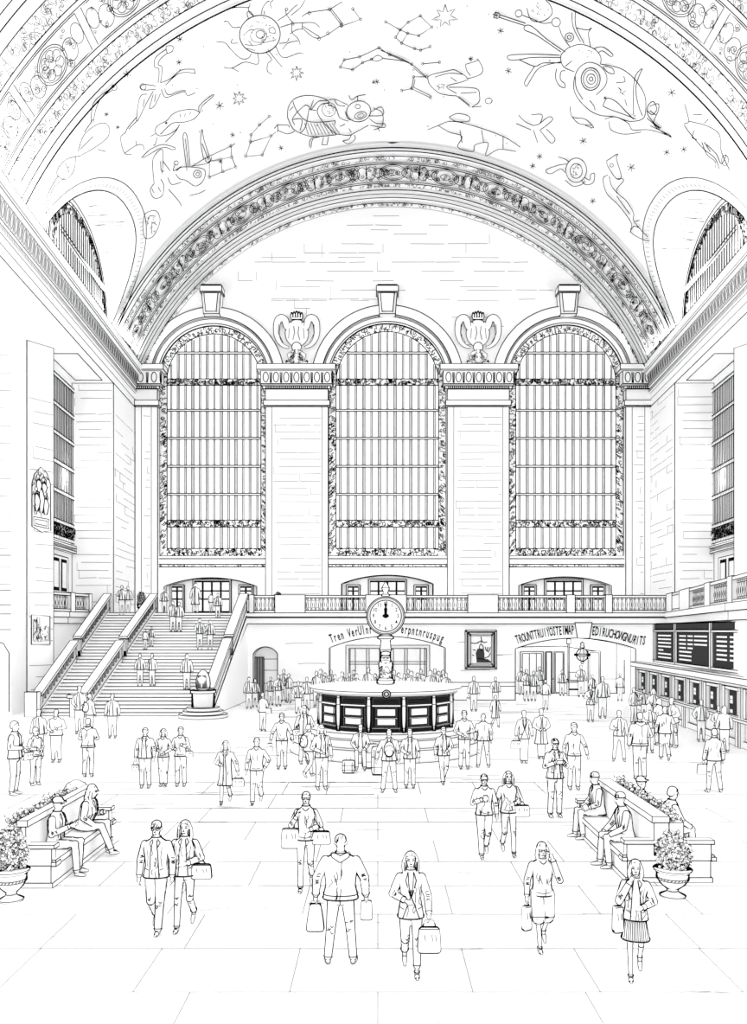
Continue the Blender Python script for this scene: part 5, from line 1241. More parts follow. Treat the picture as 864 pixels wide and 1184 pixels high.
def build_person(p):
    s = p.s; L = 0 if p.hpx<62 else (1 if p.hpx<88 else 2)
    if p.detail is not None: L = p.detail
    sit = p.legs in ('sit','sitx')
    wd = p.wide*(.93 if p.fem else 1.0)
    legs = [tuple(V3(*q) for q in l) for l in legs_of(p.legs)]
    dz = -.38 if sit else 0
    pv = V3(0,0,.92+dz)
    T = Matrix.Translation(pv) @ Matrix.Rotation(math.radians(p.lean),4,'X') @ Matrix.Translation(-V3(0,0,.92))
    TH = T @ Matrix.Translation(V3(0,0,1.488)) @ Matrix.Rotation(math.radians(p.turn),4,'Z') @ Matrix.Scale(1.11,4) @ Matrix.Translation(V3(0,0,-1.515))
    ang = p.f % 360
    swap = 90 < ang < 270
    a = p.arms if not swap else (p.arms[1],p.arms[0])
    arms = []
    for sd,k in ((-1,a[0]),(1,a[1])):
        e,wv = ARM[k]; sh = V3(sd*.166*wd,0,1.385)
        arms.append((T@sh, T@V3(sd*e[0]*(wd*.5+.5),e[1],e[2]), T@V3(sd*wv[0],wv[1],wv[2])))
    p.armpts = arms; p.T = T
    vx = {0:.034,1:.02,2:.0115}[L]; vb = {0:.034,1:.018,2:.0095}[L]
    out = {}
    # body ------------------------------------------------
    m = MB()
    loft(m,[(.82,.13,.10,0),(.92,.155*wd,.112,0),(1.06,.128*wd,.095,0),(1.2,.14*wd,.105,0),(1.34,.16*wd,.105,0),(1.42,.13*wd,.08,.0),(1.46,.075,.07,.0),(1.52,.058,.06,-.005)],14,T)
    m.ell(TH@V3(0,-.005,1.650),(.082,.098,.102),16); m.ell(TH@V3(0,-.028,1.585),(.062,.072,.074),14)
    chain(m,[T@V3(0,0,1.40),TH@V3(0,-.01,1.6)],[.062,.058],10)
    if L: 
        for sd in (-1,1): m.ell(TH@V3(sd*.078,.008,1.635),(.012,.02,.03),8)
        m.tube([TH@V3(0,-.092,1.655),TH@V3(0,-.112,1.618),TH@V3(0,-.100,1.607)],[.010,.016,.013],8)
    p.hands = []
    for i,(sh,el,wr) in enumerate(arms):
        chain(m,[sh,el,wr],[.048,.036,.026],10)
        d = (wr-el).normalized(); sd = -1 if i==0 else 1
        hc = wr+d*.05; p.hands.append(wr+d*.085)
        side = d.cross(V3(sd,0,0)); side = side.normalized() if side.length>.1 else V3(0,-1,0)
        if L<2: m.ell(wr+d*.07,(.034,.036,.06) if abs(d.z)>.6 else (.045,.045,.04),10); m.tube([wr+d*.03,wr+d*.07+side*.035],[.014,.011],6)
        else:
            nrm = d.cross(side).normalized()
            m.tube([wr,wr+d*.04,wr+d*.085],[.026,.037,.034],10)
            for k in range(5):
                if k == 4: q = [wr+d*.03+side*.025, wr+d*.06+side*.05, wr+d*.09+side*.05-nrm*.0]; r = [.013,.011,.009]
                else:
                    o = (k-1.5)*.0185; ln = (.052,.06,.056,.044)[k]; b = wr+d*.08+side*(-o); c_ = b+d*ln*.6-V3(sd,0,0)*.008; q = [b,c_,c_+d*ln*.25-V3(sd,0,0)*.026]; r = [.0105,.0098,.0085]
                m.tube(q,r,7)
                m.ell(q[-1],(r[-1],)*3,7)
    for hp,kn,an,ft in legs:
        chain(m,[hp,kn,an],[.078,.048,.034],10)
        fn = ft.normalized(); m.tube([an+V3(0,.0,-.02),an+fn*.10+V3(0,0,-.05)],[.032,.03],8)
    out['body'] = (m,vb)
    # hair -------------------------------------------------
    h = MB(); hk = p.hair
    if hk == 'short': h.ell(TH@V3(0,.010,1.682),(.088,.100,.084),14); h.ell(TH@V3(0,.035,1.63),(.084,.078,.078),12)
    elif hk == 'crop': h.ell(TH@V3(0,.010,1.676),(.085,.096,.084),14)
    elif hk in ('long','bob','wavy'):
        h.ell(TH@V3(0,.012,1.675),(.09,.098,.09),14); e = {'long':1.44,'bob':1.54,'wavy':1.48}[hk]
        for sd in (-1,1): chain(h,[TH@V3(sd*.06,.0,1.69),TH@V3(sd*.088,.0,1.62),TH@V3(sd*.092,.0,(1.6+e)/2),TH@V3(sd*.088,-.02,e)],[.03,.033,.036,.026],8)
        chain(h,[TH@V3(0,.05,1.66),TH@V3(0,.07,1.56),TH@V3(0,.07,e)],[.08,.08,.05],10)
    elif hk in ('cap','beanie'):
        h.ell(TH@V3(0,.002,1.69),(.088,.102,.085),16)
        if hk=='cap': h.ell(TH@V3(0,-.10,1.68),(.06,.06,.014),12)
    elif hk == 'hood':
        h.ell(TH@V3(0,.02,1.66),(.098,.105,.115),14)
        for sd in (-1,1): chain(h,[TH@V3(sd*.075,-.02,1.66),TH@V3(sd*.085,-.02,1.56),TH@V3(sd*.06,-.03,1.48)],[.03,.035,.035],8)
        chain(h,[TH@V3(0,.05,1.6),TH@V3(0,.06,1.48)],[.085,.08],10)
    elif hk == 'hat': h.ell(TH@V3(0,0,1.71),(.09,.1,.09),14); h.ell(TH@V3(0,0,1.695),(.14,.15,.015),16)
    if hk != 'bald': out['hair'] = (h,vx)
    # top --------------------------------------------------
    tp = p.top; g = MB(); hem = {'jacket':.86,'blazer':.80,'hoodie':.87,'sweater':.88,'shirt':.88,'coat':.52,'vest':.86,'dress':.55}.get(tp,.86)
    if sit: hem = max(hem,.87)
    th = {'jacket':.028,'coat':.034,'hoodie':.036,'blazer':.024,'sweater':.022,'shirt':.014,'vest':.025,'dress':.014}[tp]
    if L==0: th += .004
    fl = {'coat':.05,'blazer':.02,'dress':.05,'hoodie':.01}.get(tp,.008)
    R = [(hem,(.165*wd+th+fl),.118+th+fl*.7,0),(min(.94,hem+.2),.165*wd+th,.118+th,0),(1.06,.140*wd+th,.105+th,0),(1.2,.152*wd+th,.112+th,0),(1.33,.176*wd+th,.112+th,0),(1.39,.172*wd+th*.8,.10+th*.7,.0),(1.43,.150*wd+th*.4,.085+th*.5,.0),(1.463,.105*wd,.076+th*.3,.0),(1.487,.078,.076,.0),(1.515,.070,.074,-.002)]
    if p.fem and L: R[3] = (1.25,.150*wd+th,.13+th,-.015)
    loft(g,R,18,T)
    out['top'] = (g,vx); p.hem = hem; p.th = th
    if tp == 'hoodie' : 
        k = MB(); bk = 1
        chain(k,[T@V3(-.11,-.0,1.475),T@V3(-.09,.08,1.47),T@V3(0,.125,1.43),T@V3(.09,.08,1.47),T@V3(.11,.0,1.475)],[.03,.04,.048,.04,.03],10); out['hood'] = (k,vx)
    slv = []
    for (sh,el,wr) in arms:
        q = MB(); r = [.058+th*.6,.050+th*.6,.040+th*.4]
        if tp == 'vest': chain(q,[sh,sh.lerp(el,.5)],[.06,.055],10)
        else: chain(q,[sh+V3(0,0,-.01),el,el.lerp(wr,.93)],r,10)
        slv.append(q)
    out['sleeve0'] = (slv[0],vx); out['sleeve1'] = (slv[1],vx)
    # bottom -----------------------------------------------
    b = MB(); bt_ = p.bottom
    if sit and bt_ in ('skirt','shorts'): bt_ = 'trousers'
    if bt_ in ('trousers','slim','wide','cropped','shorts'):
        k = {'trousers':1.1,'slim':.92,'wide':1.2,'cropped':1.0,'shorts':1.3}[bt_]*p.wide**.6
        loft(b,[(.80+dz,.12,.10,0),(.86+dz,.165*wd,.12,0),(.93+dz,.162*wd,.12,0),(1.0+dz,.145*wd,.108,0)],14)
        for hp,kn,an,ft in legs:
            end = {'cropped':.80,'shorts':0}.get(bt_,.97)
            if bt_=='shorts': chain(b,[hp+V3(0,0,.0),kn+V3(0,0,.05)],[.095*k,.09*k],12)
            else: chain(b,[hp,kn,kn.lerp(an,end)],[.094*k,.068*k,.056*k],12)
    else:
        e = {'skirt':.56,'longskirt':.25,'miniskirt':.62}[bt_]; fr = {'skirt':.215,'longskirt':.2,'miniskirt':.2}[bt_]
        loft(b,[(e,fr,fr*.82,0),(.75,.19*wd,.15,0),(.90,.168*wd,.122,0),(1.02,.138*wd,.103,0)],20)
        p.skirt_e = e
    out['bottom'] = (b,vx)
    # shoes --------------------------------------------------
    for i,(hp,kn,an,ft) in enumerate(legs):
        q = MB(); fn = ft.normalized(); d = V3(0,0,-1); 
        up_ = V3(0,0,1)
        q.ell(an+fn*(-.01)+V3(0,0,-.045),(.040,.046,.04),12); q.tube([an+V3(0,0,-.05),an+fn*.08+V3(0,0,-.052),an+fn*.155+V3(0,0,-.058)],[.037,.042,.026],10); q.ell(an+fn*.155+V3(0,0,-.058),(.028,.028,.024),10)
        if p.__dict__.get('boots'): q.tube([an+V3(0,0,-.03),an+V3(0,0,.1)],[.045,.05],10)
        q.tube([an+V3(0,0,-.03),an.lerp(kn,.06)],[.042,.043],10)
        out['shoe%d'%i] = (q,{0:.03,1:.018,2:.0115}[L])
    p.legsw = legs; p.L = L; p.TH = TH; p.wd = wd
    p.out = out
def remesh_all():
    tmp = []
    mods = []
    for p in PEOPLE:
        build_person(p)
        for k,(m,vx) in p.out.items():
            me = m.build('t',[],mesh_only=True); o = bpy.data.objects.new('t',me); COL.objects.link(o)
            r = o.modifiers.new('r','REMESH'); r.mode='VOXEL'; r.voxel_size = vx; r.use_smooth_shade = True
            sm_ = o.modifiers.new('s','SMOOTH'); sm_.factor = .5; sm_.iterations = 3 if vx<.02 else 2
            tmp.append((p,k,o))
    dg = bpy.context.evaluated_depsgraph_get(); dg.update()
    for p,k,o in tmp:
        e = o.evaluated_get(dg); me = e.to_mesh()
        nv = len(me.vertices); co_ = [0.0]*(nv*3); me.vertices.foreach_get('co',co_)
        p.out[k] = ([V3(co_[3*i],co_[3*i+1],co_[3*i+2]) for i in range(nv)],[tuple(q.vertices) for q in me.polygons]); e.to_mesh_clear()
    for p,k,o in tmp: me = o.data; bpy.data.objects.remove(o); bpy.data.meshes.remove(me)
def finish_person(p):
    s = p.s; f = math.radians(p.f); L = p.L
    XW = Matrix.Translation(p.loc) @ Matrix.Rotation(f,4,'Z') @ Matrix.Scale(s,4)
    p.XW = XW; rr = random.Random(hash((round(p.px),round(p.fy))) & 0xffff)
    ang = (p.f%360); front = ang<80 or ang>280; backv = 100<ang<260
    LW = {0:.9,1:1.0,2:1.15}[L]
    T = p.T; hem = p.hem
    class G:
        def __init__(g,key):
            v,fc = p.out[key]; g.m = MB(); g.m.mesh(v,fc,0,True); g.bvh = BVHTree.FromPolygons(v,fc)
        def stroke(g, pts, side=-1, w=1.0, TT=None):
            TT = TT or T; P = []
            n = 3
            for (x0,z0),(x1,z1) in zip(pts,pts[1:]):
                for k in range(n):
                    P.append((x0+(x1-x0)*k/n, z0+(z1-z0)*k/n))
            P.append(pts[-1]); run = []
            dd = (TT.to_3x3() @ V3(0,-side,0)).normalized()
            for x,z in P:
                o = TT @ V3(x,side*.7,z); hit = g.bvh.ray_cast(o,dd,1.4)
                if hit[0] is None:
                    if len(run)>1: g.line(run,w)
                    run = []; continue
                run.append(hit[0]-dd*.003)
            if len(run)>1: g.line(run,w)
        def line(g,pts,w=1.0,closed=False):
            rs = [w*LW*(XW@q).y/F*.62/s for q in pts]; g.m.tube(pts,rs,3,1,False,closed)
        def ring(g,c,axis,w=1.0,r0=.3,n=18):
            axis = axis.normalized(); a = axis.cross(V3(0,1,0)); 
            if a.length<.1: a = axis.cross(V3(1,0,0))
            a.normalize(); b = a.cross(axis); pts = []
            for i in range(n):
                d = a*math.cos(2*PI*i/n)+b*math.sin(2*PI*i/n); h = g.bvh.ray_cast(c+d*r0,-d,r0)
                if h[0] is not None: pts.append(h[0]+d*.003)
            if len(pts)>n*.7: g.line(pts,w,True)
        def build(g,name,parent,r,label=None):
            for i in range(len(g.m.v)): q = g.m.v[i]; g.m.v[i] = (q[0]*s,q[1]*s,q[2]*s)
            o = g.m.build(name,[CLOTH,INK],parent); curvature(o.data,(1.15 if L==0 else 1.4 if L==1 else 1.7)*p.Yd/F)
            if label: o['label'] = label
            return o
    sd = -1 if not backv else 1
    # body, with the face
    g = G('body'); TH = p.TH
    if not backv and L>=1:
        st_ = lambda pts,w=.9: g.stroke(pts,-1,w,TH)
        if L==2:
            if p.glasses: st_([(-.07,1.652),(-.02,1.655),(.02,1.655),(.07,1.652)],1.0); st_([(-.055,1.65),(-.055,1.63),(-.02,1.63),(-.018,1.65)],.8); st_([(.055,1.65),(.055,1.63),(.02,1.63),(.018,1.65)],.8)
            else:
                for q in (-1,1): st_([(q*.018,1.645),(q*.035,1.651),(q*.05,1.644)],1.0); st_([(q*.016,1.668),(q*.05,1.672)],.8)
            st_([(-.012,1.606),(0,1.601),(.012,1.606)],.8); st_([(-.024,1.576),(0,1.571),(.024,1.577)],.9)
        else:
            st_([(-.055,1.65),(.055,1.65)],.8); st_([(-.02,1.58),(.02,1.58)],.6)
    root = g.build('person',None,.045 if L else .055)
    root.location = p.loc; root.rotation_euler = (0,0,f); tag(root,p.label,'person',p.group)
    if 'hair' in p.out:
        g = G('hair')
        if not backv and L>=1:
            pass
        if L==2:
            for i in range(7):
                x = rr.uniform(-.06,.06); z = rr.uniform(1.69,1.74); g.stroke([(x,z),(x*1.1+rr.uniform(-.01,.01),z-rr.uniform(.02,.05))],sd,.7,TH)
            if p.hair in ('cap','beanie'): g.ring(TH@V3(0,0,1.665),V3(0,0,1),1.0)
            if p.hair in ('long','wavy'):
                for i in range(4): 
                    x = rr.choice((-1,1))*rr.uniform(.075,.1); g.stroke([(x,1.62),(x*1.02,1.56),(x*.98,1.5)],sd,.7,TH)
        if not backv and p.hair in('short','crop','long','bob','wavy') and L>=1: g.stroke([(-.07,1.66),(-.055,1.69),(0,1.712),(.055,1.69),(.07,1.66)],-1,.9,TH)
        g.build('hair' if p.hair not in('cap','beanie','hood','hat') else {'cap':'cap','beanie':'knit_cap','hood':'hood','hat':'hat'}[p.hair],root,.07)
    g = G('top'); tp = p.top
    g.ring(T@V3(0,0,hem+.02),T.to_3x3()@V3(0,0,1),1.0,.5,26)
    g.ring(T@V3(0,0,1.498),T.to_3x3()@V3(0,0,1),.9,.2,14)
    if not backv:
        if tp in ('jacket','coat'):
            o = .035 if tp=='jacket' else .0
            for q in (-1,1):
                g.stroke([(q*.03,1.46),(q*(o+.02),1.3),(q*(o+.03),1.1),(q*(o+.045),hem+.03)],-1,1.0)
                if L: g.stroke([(q*.04,1.475),(q*.085,1.42),(q*.04,1.34)],-1,.9)
                if L==2: g.stroke([(q*.09,1.0),(q*.14,1.02)],-1,.8); g.stroke([(q*.12,1.36),(q*.10,1.2),(q*.115,1.05)],-1,.6)
        elif tp=='blazer':
            for q in (-1,1):
                g.stroke([(q*.04,1.47),(q*.075,1.36),(q*.01,1.14)],-1,1.0); g.stroke([(q*.04,1.47),(q*.03,1.3),(q*.008,1.14)],-1,.9); g.stroke([(0,1.14),(q*.06,.98),(q*.12,hem+.02)],-1,1.0); g.stroke([(q*.10,.95),(q*.155,.97)],-1,.8)
        elif tp=='vest':
            for q in (-1,1): g.stroke([(q*.04,1.46),(q*.05,1.1),(q*.06,hem)],-1,1)
        else:
            g.stroke([(-.06,1.465),(-.03,1.43),(0,1.415),(.03,1.43),(.06,1.465)],-1,.9)
            if L: g.stroke([(-.12,.96),(0,.94),(.12,.96)],-1,.7)
    else:
        if L: g.stroke([(-.02,1.40),(-.01,1.2)],1,.6)
        if tp=='hoodie': g.ring(T@V3(0,0,hem+.075),T.to_3x3()@V3(0,0,1),.9,.5,26)
    nf = {0:1,1:3,2:9}[L]
    for i in range(nf):
        x = rr.uniform(-.13,.13); z = rr.uniform(hem+.08,1.35); g.stroke([(x,z),(x+rr.uniform(-.03,.03),z-rr.uniform(.03,.1)),(x+rr.uniform(-.04,.04),z-rr.uniform(.08,.16))],sd,.6)
    nm = {'jacket':'jacket','blazer':'blazer','hoodie':'hoodie','sweater':'sweater','shirt':'shirt','coat':'coat','vest':'vest','dress':'dress'}[tp]
    tob = g.build(nm,root,.085)
    for i in (0,1):
        g = G('sleeve%d'%i); sh,el,wr = p.armpts[i]
        if tp!='vest': g.ring(el.lerp(wr,.9),(wr-el),.9,.2,12)
        if L: 
            for k in range(2+L*2):
                t = rr.uniform(-.25,.3); c = el.lerp(wr,t) if t>0 else el.lerp(sh,-t); d = (wr-el).normalized(); vd = (XW.inverted()@V3(0,0,H)-c).normalized(); sdv = d.cross(vd).normalized()
                ps = []
                for u_ in (-.03,-.005,.02):
                    o = c+sdv*u_+d*rr.uniform(-.012,.02); h = g.bvh.ray_cast(o+vd*.3,-vd,.5)
                    if h[0] is not None: ps.append(h[0]+vd*.003)
                if len(ps)>1: g.line(ps,.7)
        g.build('sleeve',tob,.06)
    if 'hood' in p.out:
        g = G('hood'); g.build('hood',tob,.045)
    g = G('bottom'); bt_ = p.bottom; sit = p.legs in('sit','sitx')
    if not sit and bt_ in('trousers','slim','wide','cropped','shorts'):
        for hp,kn,an,ft in p.legsw:
            if bt_=='shorts': g.ring(hp.lerp(kn,.86),(kn-hp),1,.3,16)
            else: g.ring(kn.lerp(an,.96 if bt_!='cropped' else .79),(an-kn),1.0,.12,14)
        if bt_!='shorts' and L:
            for hp,kn,an,ft in p.legsw:
                for k in range(1+L*2):
                    x = kn.x+rr.uniform(-.045,.03); z = kn.z+rr.uniform(-.08,.1); g.stroke([(x,z),(x+.02,z+rr.uniform(-.03,.01)),(x+.04,z+rr.uniform(-.02,.03))],sd,.7,Matrix.Identity(4))
        if L: g.stroke([(0,.90),(.004,.82),(0,.76)],sd,.8,Matrix.Identity(4))
    elif not sit:
        e = p.skirt_e; g.ring(V3(0,0,e+.02),V3(0,0,1),1.1,.5,28)
        if L:
            nfold = 13 if p.label.find('pleated')>=0 else 3
            for i in range(nfold): x = (i-(nfold-1)/2)/nfold*2; g.stroke([(x*.13,.92),(x*.16,.8),(x*.185,e+.02)],sd,.7,Matrix.Identity(4))
    else:
        for hp,kn,an,ft in p.legsw: g.ring(kn.lerp(an,.93),(an-kn),1.0,.12,14)
    g.build({'trousers':'trousers','slim':'trousers','wide':'trousers','cropped':'trousers','shorts':'shorts','skirt':'skirt','longskirt':'skirt','miniskirt':'skirt'}[bt_],root,.065)
    for i in (0,1):
        g = G('shoe%d'%i); hp,kn,an,ft = p.legsw[i]
        if L:
            g.ring(an+V3(0,0,.0),V3(0,0,1),.9,.1,12)
            if L==2:
                fn = ft.normalized()
                for k in (.03,.055,.08):
                    c = an+fn*k; ps = []
                    for x in (-.025,0,.025):
                        h = g.bvh.ray_cast(c+V3(x,0,.2),V3(0,0,-1),.5)
                        if h[0] is not None: ps.append(h[0]+V3(0,0,.003))
                    if len(ps)>1: g.line(ps,.7)
        g.build('shoe',root,.035)
    for b in p.bags: make_bag(p,b)
# bags --------------------------------------------------------
def rbox(m, w, d, h, taper=.85, r=.03, z0=0):
    prof = []
    for i in range(15):
        t = i/14; q = 1+(taper-1)*t+.04*math.sin(PI*t); ed = min(t,1-t)*h; q *= 1 if ed>r else .86+.14*math.sqrt(max(0,1-(1-ed/r)**2)); prof.append((z0+h*t,q))
    vs = []; k = 44; fs = []
    for z,q in prof:
        for i in range(k):
            a = 2*PI*i/k; ca,sa = math.cos(a),math.sin(a); e=.45; vs.append((w/2*q*math.copysign(abs(ca)**e,ca), d/2*q*math.copysign(abs(sa)**e,sa), z))
    for j in range(len(prof)-1):
        for i in range(k): i2=(i+1)%k; fs.append((j*k+i,j*k+i2,(j+1)*k+i2,(j+1)*k+i))
    fs.append(tuple(range(k-1,-1,-1))); fs.append(tuple(range((len(prof)-1)*k,len(prof)*k))); m.mesh(vs,fs,0,True)
BAGN = {'handbag':('handbag',.34,.13,.24,.10),'tote':('tote_bag',.34,.12,.36,.12),'plastic':('plastic_bag',.26,.16,.36,.05),'slim':('shopping_bag',.17,.12,.40,.08),'pouch':('pouch',.17,.08,.26,.0),'small':('handbag',.22,.10,.18,.12),'brief':('briefcase',.36,.1,.27,.05)}
def make_bag(p, b):
    kind, at, label = b; s = p.s
    f = math.radians(p.f); swap = 90<(p.f%360)<270
    XW = p.XW
    if kind in BAGN:
        nm,w,d,h,hh = BAGN[kind]
        if at in ('L','R'):
            i = (0 if at=='L' else 1); i = 1-i if swap else i
            pt = XW @ (p.hands[i]); top = pt.z-hh*s*.9
        else:        # hung at hip or shoulder: 'hipL','hipR'
            sg = (-1 if at[3]=='L' else 1)*(-1 if swap else 1); pt = XW @ V3(sg*(.235+w*.12),-.04,1.05 if kind!='tote' else 1.1); top = pt.z
        z0 = top-h*s
        o = bpy.data.objects.new(nm,None); 
        m = MB(); rbox(m,w*s,d*s,h*s,.86 if kind!='plastic' else .6,.03*s)
        X = Matrix.Translation((pt.x,pt.y,z0))
        Yd = pt.y
        m.ink([(w*s*.43*math.cos(k*PI/10)*(1 if abs(math.cos(k*PI/10))>.3 else 1),-d*s*.42,h*s*.97) for k in range(11)][::5],.8,xf=X)
        for q in (-.2,.1,.25): m.ink([(q*w*s,-d*s*.5,h*s*.75),(q*w*s+.01,-d*s*.53,h*s*.5)],.6,xf=X)
        body = m.build('bag_body',[CLOTH,INK]); curvature(body.data,2.0*Yd/F); COL.objects.link(o)
        o.location = (pt.x,pt.y,z0); o.rotation_euler = (0,0,f if kind!='slim' else f+.5); body.parent = o; tag(o,label,'bag' if 'bag' in nm else nm)
        if hh>0:
            m = MB()
            if at in('L','R'): P = [(-.28*w*s,0,h*s*.97),(-.2*w*s,0,(h+hh*.7)*s),(0,0,(h+hh)*s),(.2*w*s,0,(h+hh*.7)*s),(.28*w*s,0,h*s*.97)]
            else:
                sh = (XW @ (p.T @ V3((-1 if at[3]=='L' else 1)*(-1 if swap else 1)*.14,-.12,1.45))); li = Matrix.Rotation(-f,3,'Z') @ (sh-V3(pt.x,pt.y,z0)); P = [(-.1*w*s,-.0,h*s*.95),(li*.5+V3(0,-.05,h*s*.45)),li,(li*.55+V3(0,.03,h*s*.45)),(.2*w*s,0,h*s*.95)]
            m.tube(P,.011*s,6); m.build('strap' if at not in('L','R') else 'handle',[rim_mat(.011*s,Yd,1.0)],o)
        return o
    if kind=='backpack':
        c = XW @ (p.T @ V3(0,.22 if at=='back' else -.2,1.2)); m = MB()
        m.ell((0,0,0),(.155*s,.1*s,.22*s),18); m.ell((0,.07*s if at=='back' else -.07*s,-.08*s),(.12*s,.06*s,.11*s),14)
        X = Matrix.Translation(c); t = thing('backpack',label,'backpack',c,f)
        yy = .13*s if at=='back' else -.13*s
        m.ink([(.1*s*math.cos(k*PI/8),yy,.06*s+.07*s*math.sin(k*PI/8)) for k in range(9)],.8,xf=X); o_=m.build('pack_body',[CLOTH,INK],t); curvature(o_.data,1.9*c.y/F)
        m = MB()
        for q in (-.09,.09): m.tube([(q*s,(-.06 if at=='back' else .06)*s,.17*s),(q*s,(-.2 if at=='back' else .2)*s,.24*s),(q*1.2*s,(-.33 if at=='back' else .33)*s,.12*s),(q*1.2*s,(-.34 if at=='back' else .34)*s,-.08*s)],.016*s,6)
        m.build('strap',[rim_mat(.016*s,c.y,1.0)],t)
        return t
def suitcase(label, loc, w, d, h, rz=0, soft=False):
    t = thing('suitcase',label,'suitcase',loc,rz); X = Matrix.Translation(loc); m = MB(); rbox(m,w,d,h,.99,.03,.03)
    for q in (.3,.68): m.ink([(-w*.46,-d*.5,h*q),(w*.46,-d*.5,h*q)],.8,xf=X)
    m.ink([(-w*.3,-d*.51,h*.1),(-w*.3,-d*.51,h*.95)],.7,xf=X); m.ink([(w*.3,-d*.51,h*.1),(w*.3,-d*.51,h*.95)],.7,xf=X)
    o_=m.build('shell',[CLOTH,INK],t); curvature(o_.data,2.0*loc[1]/F)
    m = MB(); m.tube([(-w*.18,0,h),(-w*.18,0,h+.1),(w*.18,0,h+.1),(w*.18,0,h)],.014,6); m.build('handle',[rim_mat(.014,loc[1],1.0)],t)
    for q in (-.4,.4):
        m = MB(); m.tube([(q*w-.015,0,.03),(q*w+.015,0,.03)],.03,8); m.build('wheel',[rim_mat(.03,loc[1],1.2)],t)
    return t
def held(nm,label,cat,p,at,size,off=(0,0,0)):
    i = (0 if at=='L' else 1); i = 1-i if 90<(p.f%360)<270 else i
    pt = p.XW @ (p.hands[i]+V3(*off)); t = bpy.data.objects.new(nm,None)
    m = MB(); a,b,c = size; m.box((-a/2,-b/2,-c/2),(a/2,b/2,c/2)); m.edges(.8,xf=Matrix.Translation(pt)); o = m.build(nm,PI2); bpy.data.objects.remove(t)
    o.location = pt; o.rotation_euler = (.5,0,math.radians(p.f)); tag(o,label,cat); return o
# ---- who stands where: column, row of the feet, row of the head top, facing
pr = person
def onst(fy, off=0):          # depth on the stair slope for a foot row
    lo,hi = SY0,SY1+4
    for _ in range(50):
        md = (lo+hi)/2
        y = CY+(H-stair_z(md))/md*F
        if y > fy: lo = md
        else: hi = md
    return lo
# nearest
A1_ = pr(181,1083,947,0,'man in an open jacket and cap walking beside a long-haired woman','walkR',('down','down'),'jacket','trousers','cap',wide=1.08,glasses=True)
A2_ = pr(214,1080,946,0,'long-haired woman walking beside the man in the cap','walkL',('pocket','hold'),'jacket','slim','long',True,bags=(('handbag','hipR','large soft handbag on the forearm of the woman walking beside the man in the cap'),))
A3_ = pr(354,1033,913,0,'woman in glasses carrying two shoulder bags, behind the man in the hooded top','walkL',('strap','hold'),'shirt','slim','crop',True,glasses=True,bags=(('tote','hipL','tote bag on the arm nearer the stairs of the woman with two bags'),('handbag','hipR','soft bag under the bent arm of the woman with two bags')))
A4_ = pr(394,1117,961,180,'stout man seen from behind in a hooded top, a bag in each hand','apart',('out','out'),'hoodie','slim','crop',wide=1.22,bags=(('plastic','L','gathered plastic bag in the left hand of the man in the hooded top'),('pouch','R','small patterned pouch in the right hand of the man in the hooded top')))
A5_ = pr(475,1133,982,0,'wavy-haired woman in a blazer walking towards the viewer in the middle of the floor','walkR',('hold','swing'),'blazer','cropped','wavy',True,bags=(('tote','R','plain flat tote bag in the hand of the wavy-haired woman in the blazer'),))
A6_ = pr(627,1104,972,0,'hooded woman in wide shorts and boots touching her shoulder with a raised hand','walkL',('down','cheek'),'sweater','shorts','hood',True,wide=1.05,glasses=True,bags=(('slim','L','tall narrow bag in the hand of the hooded woman in wide shorts'),))
A7_ = pr(735,1138,992,-14,'hooded woman in a pleated skirt with a hand at her mouth','walkL',('face','hold'),'jacket','skirt','hood',True,bags=(('slim','hipL','long slim bag hanging beside the pleated skirt'),))
B1_ = pr(560,994,893,0,'man in a sweater looking at his phone, walking beside a long-haired woman','walkL',('phone','down'),'sweater','trousers','crop',glasses=True)
B2_ = pr(588,992,890,0,'long-haired woman in a scarf walking beside the man with the phone','walkR',('down','hold'),'sweater','slim','long',True,bags=(('handbag','hipR','soft shoulder bag of the long-haired woman beside the man with the phone'),))
B3_ = pr(642,946,852,8,'man holding a camera up at his chest near the right bench','stand',('phone','phone'),'jacket','trousers','crop',glasses=True)
B4_ = pr(664,914,834,0,'man with a strap across his chest standing behind the man with the camera','stand',('down','out'),'shirt','trousers','short',glasses=True)
# seated
def sit(px,hy,Y,f,X,seatz,label,**k):
    z = seatz-.45; hs = k.pop('hs',.97)
    p = pr(px,0,hy,f,label,loc=V3(X,Y,max(0,z)),hscale=hs,**k); return p
C1_ = sit(70,917,14.15,84,-5.56,.45,'man in a cap sitting at the near end of the left bench reading his phone',legs='sit',arms=('phone','phone'),top='jacket',hair='cap',lean=4)
C2_ = sit(104,911,15.4,80,-5.5,.45,'hooded woman sitting on the left bench beside the man in the cap',legs='sitx',arms=('lap','phone'),top='coat',hair='hood',lean=14,fem=True)
C3_ = sit(687,896,16.6,-84,4.46,.45,'man in a knit cap holding a cup at the far end of the right bench',legs='sit',arms=('lap','fore'),top='jacket',hair='beanie',lean=6)
C4_ = sit(716,917,14.6,-84,4.42,.45,'capped man with hands on his knees at the near end of the right bench',legs='sit',arms=('knee','knee'),top='jacket',hair='beanie',lean=9)
C5_ = sit(745,905,16.1,90,5.13,.45,'capped person sitting on the far side of the right bench, head above the plants',legs='sit',arms=('lap','lap'),top='jacket',hair='cap',lean=2)
C6_ = sit(777,912,15.1,96,5.33,.45,'short-haired person sitting on the far side of the right bench, nearer the urn',legs='sit',arms=('lap','knee'),top='jacket',hair='short',lean=8)
